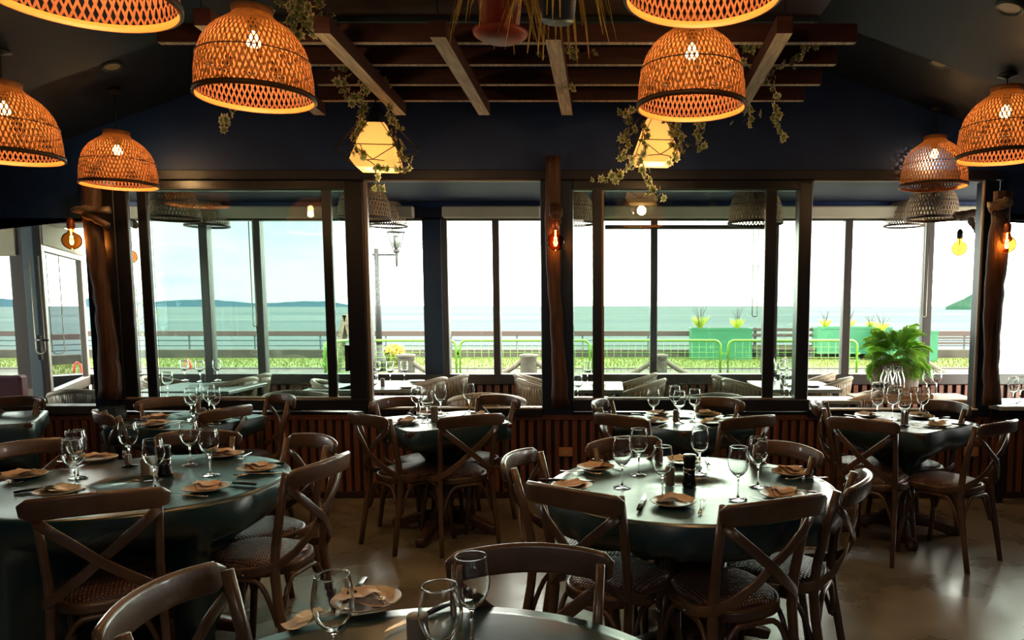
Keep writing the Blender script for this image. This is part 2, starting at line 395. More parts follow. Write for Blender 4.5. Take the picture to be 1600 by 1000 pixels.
# left low window
WL = window(2, 'low side window behind the left timber post')
fr(-120, 152, 632, 645, WL, 'sill', mat=M['frame2'], dy=(-.09,.06)); fr(-120, 150, 341, 349, WL, 'head', mat=M['frame2'])
glass(-120, 150, 349, 632, WL, M['pane'])
# dark zone between left post and sashes
fr(150, 172, 288, 640, W1, 'mullion', mat=M['navy2'], dy=(-.09,.07)); fr(172, 194, 292, 640, W1, 'mullion', mat=M['frame'], dy=(-.06,.06))
fr(172, 577, 622, 638, W1, 'sill', dy=(-.09,.06)); fr(194, 577, 283, 298, W1, 'head')
fr(194, 213, 292, 624, W1, 'sash_stile', dy=(-.05,-.01)); fr(228, 243, 296, 622, W1, 'sash_stile', dy=(-.05,-.01))
fr(511, 525, 296, 622, W1, 'sash_stile', dy=(-.05,-.01)); fr(548, 576, 286, 640, W1, 'mullion', dy=(-.08,.07))
glass(213, 228, 298, 620, W1, M['pane']); glass(243, 511, 298, 620, W1, M['tint']); glass(525, 548, 298, 620, W1, M['tint'])
fr(194, 548, 619, 624, W1, 'sash_rail', mat=M['frame3'], dy=(-.055,-.02)); fr(213, 548, 296, 299, W1, 'sash_rail', mat=M['bluegrey'], dy=(-.055,-.02))
b = MB(); b.box(-.012,.012,-.11,-.05,-.10,.10,bev=.004); h = b.build('handle', M['frame'], W1, P(549, 558, WY))
# open bay in the middle-left
W3 = window(3, 'open bay left of the centre post')
fr(576, 848, 636, 648, W3, 'sill', dy=(-.09,.06)); fr(576, 848, 281, 285, W3, 'head', mat=M['frame3'], dy=(-.06,-.02))
fr(576, 582, 285, 638, W3, 'sash_stile', mat=M['frame3'], dy=(-.07,-.04)); fr(576, 848, 634, 637, W3, 'track', mat=M['white'], dy=(-.095,-.05))
fr(846, 896, 283, 648, W3, 'mullion', mat=M['navy2'], dy=(-.05,.08))
W4 = window(4, 'sliding sashes right of the centre post')
fr(896, 1265, 622, 640, W4, 'sill', dy=(-.09,.06)); fr(896, 1265, 283, 298, W4, 'head')
fr(926, 942, 296, 624, W4, 'sash_stile', dy=(-.05,-.01)); fr(1192, 1209, 296, 624, W4, 'sash_stile', dy=(-.05,-.01))
fr(1243, 1263, 286, 640, W4, 'mullion', dy=(-.06,.07)); fr(896, 1243, 296, 299, W4, 'sash_rail', mat=M['bluegrey'], dy=(-.055,-.02))
fr(896, 1243, 620, 623, W4, 'sash_rail', mat=M['frame3'], dy=(-.055,-.02)); fr(940, 944, 298, 622, W4, 'sash_edge', mat=M['frame3'], dy=(-.055,-.02))
glass(896, 926, 298, 622, W4, M['tint2']); glass(942, 1192, 298, 622, W4, M['tint2']); glass(1209, 1243, 298, 622, W4, M['tint2'])
W5 = window(5, 'open bay in front of the potted palm')
fr(1263, 1528, 638, 650, W5, 'sill', dy=(-.09,.06)); fr(1265, 1528, 281, 285, W5, 'head', mat=M['frame3'], dy=(-.06,-.02)); fr(1265, 1528, 636, 639, W5, 'track', mat=M['white'], dy=(-.095,-.05))
fr(1522, 1526, 284, 640, W5, 'sash_edge', mat=M['frame3'], dy=(-.07,-.04)); fr(1526, 1548, 284, 650, W5, 'mullion', mat=M['navy2'], dy=(-.06,.08))
W6 = window(6, 'low side window behind the right timber post')
fr(1548, 1760, 638, 652, W6, 'sill', dy=(-.09,.06)); fr(1560, 1760, 335, 345, W6, 'head', mat=M['frame2'])
glass(1560, 1760, 345, 638, W6, M['pane'])
b = MB(); b.box(XL, XR, WY-.03, WY+.05, zwain, zsill-.03); structure('sill_band', b, M['frame'], wf)
b = MB(); b.box(PX(172,WY), PX(1548,WY), WY-.075, WY-.045, PH(283,WY), PH(268,WY), bev=.004); structure('window_header', b, pmat('dark_plum_board', (.012,.012,.028), .45), wf)

# --- terrace: outer window row, low slatted wall, ceiling, roller blinds
tf = empty('wall_terrace', (0,0,0), kind='structure')
zo0, zo1 = PH(583, OY), PH(343, OY)
b = MB(); b.box(-5.76, 8, OY+.0, OY+.08, 0, PH(600, OY)); structure('low_wall_backing', b, M['slatback'], tf)
b = MB(); b.box(-5.76, 8, OY-.06, OY+.08, PH(600, OY), PH(584, OY), bev=.006); structure('sill', b, M['frame2'], tf)
b = MB(); b.box(-.026, .026, -.014, .014, 0, PH(601, OY), bev=.004); sm2 = b.data('slat', [M['slat']])
x = -5.7
while x < 4.7:
    link('slat', sm2, tf, (x, OY-.02, 0)); x += .095
b = MB(); b.box(-11, 8, WY+.05, OY+.3, 2.62, 2.70); structure('ceiling', b, M['ceil'])
b = MB(); b.box(-11, 8, OY-.03, OY+.08, PH(343, OY), 2.62); structure('header', b, M['navy'], tf)
W7 = window(7, 'outer row of terrace windows facing the sea')
OUT = [(318,331,'frame2'), (401,413,'frame2'), (573,581,'frame2'), (663,693,'navy2'), (693,702,'frame2'), (771,782,'frame2'), (846,852,'frame2'), (1016,1027,'frame2'), (1192,1214,'frame2'), (1316,1328,'frame2'), (1441,1454,'frame2'), (1548,1562,'frame2')]
for x0, x1, mm in OUT:
    fr(x0, x1, 326, 600, W7, 'mullion', OY, M[mm], (-.05,.06))
fr(180, 1100, 340, 345, W7, 'head', OY, M['frame2']); fr(1100, 1700, 340, 345, W7, 'head', OY, M['frame2'])
fr(945, 1192, 352, 358, W7, 'transom', OY, M['frame2'])
for x0, x1 in ((205,318),(331,401),(413,573),(581,663),(702,771),(782,846),(852,1016),(1027,1192),(1214,1316),(1328,1441),(1454,1548),(1562,1700)):
    glass(x0, x1, 343, 584, W7, M['pane'], OY)
for x0, x1 in ((205,575),(590,650),(694,846),(870,1192),(1214,1548)):
    o = wbox('roller_blind', x0, x1, 322, 341, OY-.12, M['blind'], (-.04,.04), None, bev=.015)
    tag(o, {205:'long beige roller blind box over the tinted left sashes', 590:'short beige roller blind box beside the far street lamp view', 694:'beige roller blind box above the open left bay', 870:'beige roller blind box right of the centre post', 1214:'beige roller blind box above the potted palm'}[x0], 'blind', 'roller blinds rolled up above the terrace windows')

# left end of the terrace: the glazed wall jogs towards the dining room
W8 = window(8, 'glazed return at the left end of the terrace')
A8 = Vector((PX(64, 6.6), 6.6, 0)); B8 = Vector((PX(128, 8.15), 8.15, 0)); zs8 = PH(612, 6.6); zt8 = PH(352, 6.6)
def seg(name, p, q, z0, z1, th, mat, par, bev=.005):
    d = (q-p); ln = d.length; b = MB(); b.box(0, ln, -th/2, th/2, z0, z1, bev=bev)
    o = b.build(name, mat, par); o.location = p; o.rotation_euler = (0, 0, math.atan2(d.y, d.x)); return o
u8 = (B8-A8).normalized(); D8 = Vector((PX(-40, 6.6), 6.6, 0)); C8 = Vector((PX(52, 6.6), 6.6, 0)); E8 = Vector((PX(36, 6.6), 6.6, 0))
seg('stile', A8-u8*.02, A8+u8*.07, zs8-.04, zt8, .06, M['frame3'], W8); seg('stile', B8-u8*.10, B8, zs8-.04, zt8, .06, M['frame3'], W8)
seg('bottom_rail', A8, B8, zs8-.10, zs8, .07, M['frame3'], W8); seg('top_rail', A8, B8, zt8-.22, zt8-.16, .06, M['frame3'], W8)
seg('pane', A8, B8, zs8, zt8, .006, M['pane'], W8, 0); seg('blind', A8, B8, zt8-.17, zt8+.06, .08, M['blind'], W8, .01)
seg('post', Vector((PX(46,6.6),6.6,0)), A8, 0, 2.62, .10, M['bluegrey'], W8); seg('stile', Vector((PX(22,6.6),6.6,0)), Vector((PX(46,6.6),6.6,0)), zs8, 2.6, .06, M['frame2'], W8)
seg('pane', D8, E8, zs8, zt8, .006, M['pane'], W8, 0); seg('bottom_rail', D8, C8, zs8-.06, zs8+.03, .07, M['frame3'], W8)
seg('blind', D8, E8, PH(400,6.6), zt8+.06, .08, M['blind'], W8, .01)
n8 = 17
for k in range(n8):
    p = A8+(B8-A8)*((k+.5)/n8); o = link('slat', sm2, W8, p, (0, 0, math.atan2(u8.y, u8.x))); o.scale = (1, 1, (zs8-.1)/PH(601, OY))
for k in range(14): 
    o = link('slat', sm2, W8, (D8.x+.05+k*.075, 6.62, 0)); o.scale = (1, 1, (zs8-.06)/PH(601, OY))
seg('backing', A8+Vector((-.05,.02,0)), B8+Vector((-.05,.02,0)), 0, zs8-.1, .02, M['slatback'], W8, 0)
b = MB(); b.box(-.012,.012,-.45,.45,-.02,.02); me = b.data('slat', [M['white']])
pg = empty('ceiling', (0,0,0), kind='structure'); tag(pg, 'white slatted ceiling over the left end of the terrace')
for k in range(24): link('slat', me, pg, (PX(28+k*4.4, 7.1), 6.75, PH(348, 6.9)))
b = MB(); b.tube([A8+Vector((.0,-.06,1.2)), A8+Vector((0,-.10,1.2)), A8+Vector((.12,-.11,1.2))], .010, 6); b.box(A8.x-.015, A8.x+.015, A8.y-.07, A8.y-.04, 1.02, 1.24, bev=.003); b.build('handle', M['black'], W8)

# --- rustic posts with log brackets
def rustic(name, px0, px1, pyt, pyb, Y, label, seed, r0=.075):
    rnd = random.Random(seed); x0 = (PX(px0, Y)+PX(px1, Y))/2; wd = (PX(px1, Y)-PX(px0, Y))/2
    zt, zb = PH(pyt, Y), PH(pyb, Y); b = MB(); n = 22; pts = []; sc = []
    for i in range(n):
        t = i/(n-1); z = zb+(zt-zb)*t
        pts.append((x0+.035*sin(3.1*t+seed)*(1-t*.6)+rnd.uniform(-.006,.006), Y-.02+.01*sin(5*t), z)); sc.append(1+.22*sin(7*t+seed)*(1-t)+rnd.uniform(-.05,.05))
    b.sweep(pts, [(wd*cos(a)*(1+.10*sin(3*a+seed)), .05*sin(a)*(1+.14*cos(2*a))) for a in [2*pi*k/14 for k in range(14)]], up=Vector((0,1,0)), scale=sc)
    root = empty(name, (0,0,0), kind='structure'); tag(root, label); b.build('trunk', M['rustic'], root); return root
PL = rustic('pillar', 144, 172, 288, 622, WY-.15, 'rough timber post at the left end of the windows', 1)
PC = rustic('pillar', 858, 881, 246, 634, WY-.15, 'slim dark timber post between the central windows', 2)
PR = rustic('pillar', 1541, 1569, 300, 632, WY-.15, 'red-brown timber post at the right end of the windows', 3)
b = MB(); b.box(-.07,.07,-.06,.06,0,.42,bev=.008)
tag(b.build('trim_2', M['bluegrey'], None, (PX(169, WY-.1), WY-.13, .32)), 'blue-grey boxed foot under the left timber post', kind='structure')
def log(par, p, q, r, mat='bark', seed=0):
    rnd = random.Random(seed); p = Vector(p); q = Vector(q); n = 9
    pts = [p.lerp(q, i/(n-1))+Vector((rnd.uniform(-.006,.006), rnd.uniform(-.006,.006), rnd.uniform(-.006,.006))) for i in range(n)]
    sc = [1+rnd.uniform(-.14,.14) for i in range(n)]; sc[-1] *= .55
    b = MB(); b.tube(pts, r, 9, scale=sc); b.build('bracket', M[mat], par)
YB_ = WY-.22
log(PL, P(172, 328, YB_), P(112, 327, YB_), .030, seed=1); log(PL, P(166, 352, YB_), P(130, 332, YB_), .028, 'rustic', 2)
log(PC, P(868, 322, YB_+.05), P(869, 338, YB_-.12), .045, 'rustic', 3); log(PC, P(870, 375, YB_+.05), P(868, 330, YB_-.03), .030, 'rustic', 4)
log(PR, P(1545, 325, YB_), P(1582, 314, YB_-.05), .038, seed=5); log(PR, P(1572, 376, YB_), P(1560, 328, YB_), .045, 'rustic', 6)
bt = empty('log_bracket', (0,0,0), 0, 'short bark-covered log bracket on the terrace behind the left sash', 'log')
log(bt, P(196, 342, 6.3), P(214, 354, 6.3), .035, seed=7)
bt = empty('log_bracket', (0,0,0), 0, 'bark-covered log bracket on the terrace left of the right timber post', 'log')
log(bt, P(1530, 332, 6.3), P(1490, 338, 6.3), .035, seed=8); log(bt, P(1527, 362, 6.3), P(1515, 340, 6.3), .03, seed=9)

# wall sockets and recessed downlights, beam
for px, lab in ((884, 'orange-beige socket plate on the wainscot below the centre post'), (1517, 'orange-beige socket plate behind the far right chairs')):
    p = P(px, 706, WY-.06); so = empty('wall_socket', p, 0, lab, 'socket', 'socket plates on the slatted wainscot')
    b = MB(); b.box(-.055,.055,-.012,.012,-.035,.035,bev=.004); b.build('plate', M['brass'], so)
    b = MB(); b.box(-.022,.022,-.017,-.008,-.016,.016,bev=.003); b.build('outlet', pmat('cream_outlet', (.5,.36,.22), .4), so)
for (px, py, Y, near, lab) in ((175, 100, 4.93, 0, 'recessed round downlight above the left round table'), (1468, 98, 4.9, 0, 'recessed round downlight right of the timber trellis'), (1578, 10, 3.49, 1, 'recessed round downlight in the top right corner')):
    p = P(px, py, Y); tilt = math.atan(SL)*(1 if p.x > 0 else -1)
    dl = empty('downlight', (p.x, p.y, (loz(p.x) if near else ceilz(p.x))-.004), 0, lab, 'downlight', 'recessed ceiling downlights'); dl.rotation_euler = (0, tilt, 0)
    b = MB(); b.lathe([(.062,.004),(.066,-.006),(.058,-.012),(.046,-.004)], 24); b.build('ring', M['bluegrey'], dl)
    b = MB(); b.lathe([(0,-.004),(.046,-.004)], 24); b.build('lens', pmat('frosted_lens', (.5,.5,.45), .4), dl)

# outdoor base colours darkened to offset the very bright sky
def dim(m, k):
    for n in m.node_tree.nodes:
        if n.type == 'BSDF_PRINCIPLED': c = n.inputs['Base Color'].default_value; n.inputs['Base Color'].default_value = (c[0]*k, c[1]*k, c[2]*k, 1)
        if n.type == 'BSDF_PRINCIPLED' and m.name in ('hazy_blue_hill', 'green_headland', 'sea_water'): n.inputs['Specular IOR Level'].default_value = 0
        if n.type == 'VALTORGB' and any(l.to_socket.name in ('Color', 'Base Color') for l in n.outputs[0].links):
            for e in n.color_ramp.elements: c = e.color; e.color = (c[0]*k, c[1]*k, c[2]*k, 1)
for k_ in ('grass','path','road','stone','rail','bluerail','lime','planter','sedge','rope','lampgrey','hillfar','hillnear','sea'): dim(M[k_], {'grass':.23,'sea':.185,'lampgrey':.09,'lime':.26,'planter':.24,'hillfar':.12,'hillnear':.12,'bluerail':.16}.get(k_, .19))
# ================================================================== OUTSIDE
def plane(name, x0, x1, y0, y1, z, mat, label=None, kind='structure'):
    b = MB(); b.box(x0, x1, y0, y1, z-.1, z); o = b.build(name, mat); tag(o, label, kind=kind); return o
plane('ground', -40, 40, OY+.1, 16.7, -.01, M['path']); plane('road', -40, 40, 16.7, 17.7, -.015, M['road']); plane('kerb', -40, 40, 17.7, 17.85, .02, M['path'])
plane('lawn', -60, 60, 17.85, 21.3, .0, M['grass'])
# grass blades along the lawn
b = MB(); rnd = random.Random(5)
for k in range(9000):
    x = rnd.uniform(-17, 14); y = rnd.uniform(17.9, 20.9); h = rnd.uniform(.03, .09); a = rnd.uniform(0, pi); dx, dy = .012*cos(a), .012*sin(a); lx, ly = rnd.uniform(-.02,.02), rnd.uniform(-.02,.02)
    b.add([(x-dx, y-dy, 0), (x+dx, y+dy, 0), (x+lx, y+ly, h)], [(0,1,2)])
tag(b.build('grass', M['grass']), 'bright green grass strip in front of the sea wall', kind='stuff')
b = MB(); zw = P(800, 546, 21.4).z; b.box(-40, 40, 21.3, 21.7, -.1, zw, bev=.02); tag(b.build('sea_wall', M['stone']), 'low stone sea wall beyond the lawn', kind='structure')
b = MB(); b.add([(-4000, 22, -2), (4000, 22, -2), (4000, 8000, -2), (-4000, 8000, -2)], [(0,1,2,3)]); tag(b.build('sea', M['sea']), 'calm pale blue sea', kind='structure')
b = MB(); b.box(-60, 60, 21.7, 24, -3, -.4); tag(b.build('shore', M['stone']), 'stone embankment behind the sea wall', kind='structure')
# railing on the sea wall
rl = empty('sea_railing', (0,0,0), 0, 'long railing with a wide brown-red handrail on the sea wall', 'railing')
YR = 21.5; zt = P(800, 517, YR).z; zb = P(800, 525, YR).z
b = MB(); b.box(-20, PX(1080, YR), YR-.06, YR+.06, zb, zt, bev=.01); b.build('handrail', M['rail'], rl)
b = MB(); b.box(PX(1460, YR), 20, YR-.06, YR+.06, zb, zt, bev=.01); b.build('handrail', M['rail'], rl)
for py in (532, 540):
    b = MB(); z = P(800, py, YR).z; b.tube([(-20, YR, z), (20, YR, z)], .017, 6); b.build('rail_pipe', M['bluerail'] , rl)
for px in list(range(-20, 1080, 103))+[1507, 1610, 1713]:
    b = MB(); b.box(-.02, .02, -.02, .02, zw, zb); b.build('post', M['bluerail'], rl, (PX(px+3, YR), YR, 0))
for py in (528, 536):
    b = MB(); z = P(800, py, YR).z; b.box(PX(1460, YR), 20, YR-.05, YR-.02, z-.03, z+.03); b.build('slat', M['rail'], rl)
# bench between planters
bn = empty('bench', (PX(1225, 21), 21, 0), 0, 'brown slatted bench between the green planters', 'bench')
for z in (.34, .50, .66, .82): 
    b = MB(); b.box(-.88, .88, .2-.02, .2+.02, z-.045, z+.045, bev=.008); b.build('slat', M['rail'], bn)
for y in (-.2, -.05, .1):
    b = MB(); b.box(-.88, .88, y-.06, y+.06, .26, .30, bev=.008); b.build('slat', M['rail'], bn)
for x in (-.75, .75):
    b = MB(); b.box(x-.04, x+.04, -.25, .24, 0, .26); b.box(x-.04, x+.04, .22, .27, .2, .88); b.build('bench_frame', M['lampgrey'], bn)
# planters
def planter(px0, px1, pyt, pyb, Y, label, tufts):
    x0, x1 = PX(px0, Y), PX(px1, Y); zt, zb = P(800, pyt, Y).z, max(0, P(800, pyb, Y).z)
    t = empty('planter', ((x0+x1)/2, Y+.3, 0), 0, label, 'planter', 'green planter boxes by the sea'); hw = (x1-x0)/2
    b = MB(); b.box(-hw, hw, -.3, .3, 0 if zb < .1 else zb, zt-.04); b.box(-hw-.015, hw+.015, -.315, -.27, zt-.05, zt); b.box(-hw-.015, hw+.015, .27, .315, zt-.05, zt); b.box(-hw-.015, -hw+.03, -.3, .3, zt-.05, zt); b.box(hw-.03, hw+.015, -.3, .3, zt-.05, zt)
    b.build('box', M['planter'], t)
    for i, (px, h, wd, lab) in enumerate(tufts):
        tt = empty('sedge_tuft', (PX(px, Y), Y+.3, zt-.04), 0, lab, 'plant', 'yellow-green tufts growing in the green planters')
        b = MB(); rnd = random.Random(px)
        for k in range(80):
            a = rnd.uniform(0, 2*pi); l = h*rnd.uniform(.6, 1); o = wd*rnd.uniform(.2, 2.0); dx, dy = cos(a), sin(a); q = .008
            b.add([(-dy*q+dx*.02, dx*q+dy*.02, 0), (dy*q+dx*.02, -dx*q+dy*.02, 0), (dx*(o*.5+.01)+dy*q, dy*(o*.5+.01)-dx*q, l*.65), (dx*o, dy*o, l)], [(0,1,2),(0,2,3)])
        b.build('foliage', M['sedge'], tt)
        b = MB()
        for k in range(9):
            a = rnd.uniform(0, 2*pi); l = h*rnd.uniform(1.3, 1.9); o = wd*rnd.uniform(.5, 1.6)
            b.tube([(0,0,0), (cos(a)*o*.4, sin(a)*o*.4, l*.6), (cos(a)*o, sin(a)*o, l)], .006, 4)
        b.build('stem', M['lampgrey'], tt)
planter(1081, 1177, 513, 559, 20.6, 'green planter box behind the two lime barriers, left of the bench', [(1097, .42, .16, 'larger yellow-green tuft at the left end of the left planter'), (1156, .34, .13, 'yellow-green tuft at the right end of the left planter')])
planter(1279, 1396, 511, 553, 20.65, 'green planter box right of the slatted bench', [(1296, .28, .11, 'tuft at the left end of the middle planter'), (1333, .30, .13, 'tuft near the middle of the middle planter'), (1368, .22, .12, 'orange-tipped tuft at the right end of the middle planter')])
planter(1379, 1469, 517, 560, 19.9, 'green planter box directly behind the potted palm', [(1386, .30, .14, 'yellow-green tuft in the planter behind the palm')])
# lime barriers
def barrier(px0, px1, Y, label, rz=0.0):
    x0, x1 = PX(px0, Y), PX(px1, Y); zt = P(800, 532, Y).z; wd = x1-x0; t = empty('crowd_barrier', ((x0+x1)/2, Y, 0), rz, label, 'barrier', 'lime green mesh barriers')
    h = wd/2; r = .13; pts = [(-h, 0, .02)]+[(-h+r-r*cos(a), 0, zt-r+r*sin(a)) for a in arc(6, 0, pi/2)]+[(h-r+r*sin(a), 0, zt-r+r*cos(a)) for a in arc(6, 0, pi/2)]+[(h, 0, .02)]
    b = MB(); b.tube(pts, .026, 8); b.build('tube_frame', M['lime'], t)
    b = MB(); b.tube([(-h, 0, .12), (h, 0, .12)], .018, 6); n = int(wd/.145)
    for k in range(1, n): x = -h+wd*k/n; b.tube([(x, 0, .12), (x, 0, zt-.03)], .0048, 4)
    for k in range(1, 6): z = .12+(zt-.15)*k/6; b.tube([(-h, 0, z), (h, 0, z)], .0048, 4)
    b.build('wire_mesh', M['lime'], t)
    for s in (-1, 1):
        b = MB(); b.box(s*(h-.12)-.02, s*(h-.12)+.02, -.26, .26, 0, .03); b.build('foot', M['lime'], t)
        b = MB(); b.box(s*(h+.03)-.03, s*(h+.03)+.03, -.012, .012, .5, .54); b.build('hook', M['lime'], t)
barrier(505, 711, 15.2, 'lime green mesh barrier in front of the street lamp'); barrier(717, 921, 15.2, 'lime green mesh barrier seen in the open left bay and behind the centre post')
barrier(926, 1127, 15.2, 'lime green mesh barrier ending before the left green planter'); barrier(1139, 1342, 15.2, 'rightmost lime green mesh barrier, below the slatted bench')
barrier(470, 611, 13.2, 'lime green barrier standing edge-on by the wooden A-frame board', R(82))
# A-frame board
af = empty('wooden_board_stand', (PX(541, 16.6), 16.6, 0), 0, 'weathered wooden A-frame stand above the edge-on lime barrier', 'stand')
b = MB(); hh = P(540, 492, 16.6).z; b.sweep([(0, 0, hh), (-.30, 0, 0)], rrect(.10, .35, .01), up=Vector((0,1,0)), sm=False); b.build('board', M['bark'], af)
b = MB(); b.sweep([(0, 0, hh), (.30, 0, 0)], rrect(.10, .35, .01), up=Vector((0,1,0)), sm=False); b.build('board', M['bark'], af)
# street lamp
YL = 17.2; s = empty('street_lamp', (PX(590, YL), YL, 0), 0, 'grey two-armed street lamp with lantern heads on the seafront', 'street lamp'); xl = PX(590, YL)
zt = P(588, 388, YL).z; za = P(588, 397, YL).z
b = MB(); b.tube([(0,0,0), (0,0,zt)], .055, 10, scale=[1.5, 1]); b.lathe([(.0,0),(.16,0),(.15,.3),(.09,.4),(.07,.7)], 10); b.build('pole', M['lampgrey'], s)
b = MB(); b.tube([(-.48,0,za), (.5,0,za-.02)], .028, 8); b.build('arm', M['lampgrey'], s)
for sx in (-.47, .46):
    b = MB(); b.lathe([(.0,.62),(.24,.50),(.20,.48),(.0,.48)], 4, sm=False, c=(sx,0,za)); b.lathe([(.06,.02),(.09,.08),(.05,.12),(.0,.12)], 8, c=(sx,0,za)); b.lathe([(.0,-.3),(.03,-.28),(.03,.04)], 6, c=(sx,0,za))
    for k in range(4): a = k*pi/2; b.tube([(sx+.075*cos(a), .075*sin(a), za+.1), (sx+.19*cos(a), .19*sin(a), za+.49)], .014, 4)
    h = b.build('lantern', M['lampgrey'], s)
    b = MB(); b.lathe([(.0,.12),(.07,.14),(.11,.28),(.08,.40),(.0,.44)], 10, c=(sx,0,za)); b.build('globe', pmat('frosted_globe', (.10,.11,.10), .4), h)
# orange flowered bush, thin tree, bollard, ropes
def blob_leaves(name, c, rad, n, size, mat, par, seed):
    rnd = random.Random(seed); b = MB()
    for k in range(n):
        d = Vector((rnd.gauss(0,1), rnd.gauss(0,1), rnd.gauss(0,1))).normalized(); p = Vector(c)+Vector((d.x*rad[0], d.y*rad[1], d.z*rad[2]))*rnd.uniform(.5, 1)
        u = Vector((rnd.gauss(0,1), rnd.gauss(0,1), rnd.gauss(0,1))).normalized(); v = u.cross(d+Vector((.01,.02,.03))).normalized(); q = size*rnd.uniform(.6,1.3)
        b.add([p-u*q, p+v*q*.5, p+u*q, p-v*q*.5], [(0,1,2,3)])
    return b.build(name, mat, par)
Yb = 18.6; bu = empty('flowering_bush', (PX(614, Yb), Yb, 0), 0, 'green bush with orange flowers behind the barrier, right of the street lamp', 'bush')
blob_leaves('foliage', (-.15,0,.18), (.55,.4,.22), 900, .05, M['grass'], bu, 1); blob_leaves('flowers', (.05,-.1,.42), (.26,.2,.14), 300, .045, pmat('orange_flowers', (.85,.35,.05), .7), bu, 2)
tr = empty('young_tree', (PX(212, 16), 16, 0), 0, 'thin young tree behind the leftmost narrow pane', 'tree'); zt = P(212, 436, 16).z
b = MB(); b.tube([(0,0,0), (.03,0,zt*.5), (-.04,0,zt)], .022, 6, scale=[1,.7,.3]); rnd = random.Random(3)
tips = []
for k in range(16):
    z = zt*(.3+.68*k/16); a = rnd.uniform(0, 2*pi); l = .34*(1-.5*k/16); q = (cos(a)*l, sin(a)*l, z+.22); b.tube([(0,0,z), q], .008, 4); tips.append(q)
b.build('trunk', M['bark'], tr); b = MB()
for q in tips:
    for k in range(22):
        p = Vector(q)*1.0+Vector((rnd.gauss(0,.09), rnd.gauss(0,.09), rnd.gauss(0,.09))); u = Vector((rnd.gauss(0,1), rnd.gauss(0,1), rnd.gauss(0,1))).normalized(); v = u.orthogonal().normalized()
        b.add([p-u*.035, p+v*.014, p+u*.035, p-v*.014], [(0,1,2,3)])
b.build('foliage', pmat('grey_green_leaf', (.14,.22,.09), .7), tr)
def bollard(px, Y, label):
    t = empty('bollard', (PX(px, Y), Y, 0), 0, label, 'bollard', 'pale stone bollards linked by ropes'); zt = P(px, 553, Y).z
    b = MB(); b.lathe([(0,0),(.17,0),(.15,.1),(.14,zt-.06),(.16,zt-.05),(.16,zt-.01),(.10,zt),(0,zt)], 14); b.build('post', M['path'], t); return zt
bollard(825, 12.6, 'pale bollard in the open bay left of the centre post'); bollard(632, 12.6, 'pale bollard behind the terrace glasses left of the blue outer post'); bollard(1030, 12.6, 'pale bollard behind the outer mullion right of the centre post'); bollard(1640, 12.6, 'pale bollard beyond the right timber post')
def rope(px0, px1, Y, label):
    a, c = P(px0, 560, Y), P(px1, 560, Y); pts = []
    for k in range(15): t = k/14; p = a.lerp(c, t); p.z = max(.06, p.z-.42*4*t*(1-t)); pts.append(p)
    b = MB(); b.tube(pts, .045, 8); tag(b.build('rope', M['rope']), label, 'rope', 'thick ropes slung between the bollards')
rope(637, 820, 12.6, 'thick rope slung left of the pale bollard in the open bay'); rope(830, 1025, 12.6, 'thick rope passing behind the centre post'); rope(1035, 1230, 12.6, 'thick rope sagging below the left green planter'); rope(1440, 1636, 12.6, 'thick rope beyond the right timber post')
b = MB(); p0_ = P(288, 585, 11.5); b.tube([(p0_.x, 11.5, 0), p0_, P(289, 565, 11.5), P(293, 561, 11.5), P(297, 566, 11.5), P(298, 577, 11.5)], .014, 8); tag(b.build('hook_pipe', pmat('red_paint', (.75,.06,.04), .5)), 'small red curved pipe outside behind the back left table glasses', 'pipe')
# far hills
def ridge(name, prof, Y, depth, mat, label):
    b = MB(); vs = []
    for px, py in prof:
        p = P(px, py, Y); base = -2.0; x0 = p.x
        vs += [(x0*(1-.5*depth/Y), Y-depth*.5, base), (x0, Y, max(p.z, base+.1)), (x0*(1+depth/Y), Y+depth, base)]
    fs = []
    for i in range(len(prof)-1):
        for k in range(2): fs.append((i*3+k, (i+1)*3+k, (i+1)*3+k+1, i*3+k+1))
    b.add(vs, fs); tag(b.build(name, mat), label, kind='structure')
rnd = random.Random(9)
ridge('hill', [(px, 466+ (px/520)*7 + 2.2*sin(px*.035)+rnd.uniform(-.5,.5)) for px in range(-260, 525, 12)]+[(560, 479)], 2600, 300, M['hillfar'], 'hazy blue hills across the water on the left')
hp = [(1478, 479), (1490, 473), (1505, 467)]+[(px, 463-min(9, (px-1510)*.16)+rnd.uniform(-2.5, 2)) for px in range(1512, 1760, 5)]
ridge('headland', hp, 700, 120, M['hillnear'], 'wooded green headland at the right edge')


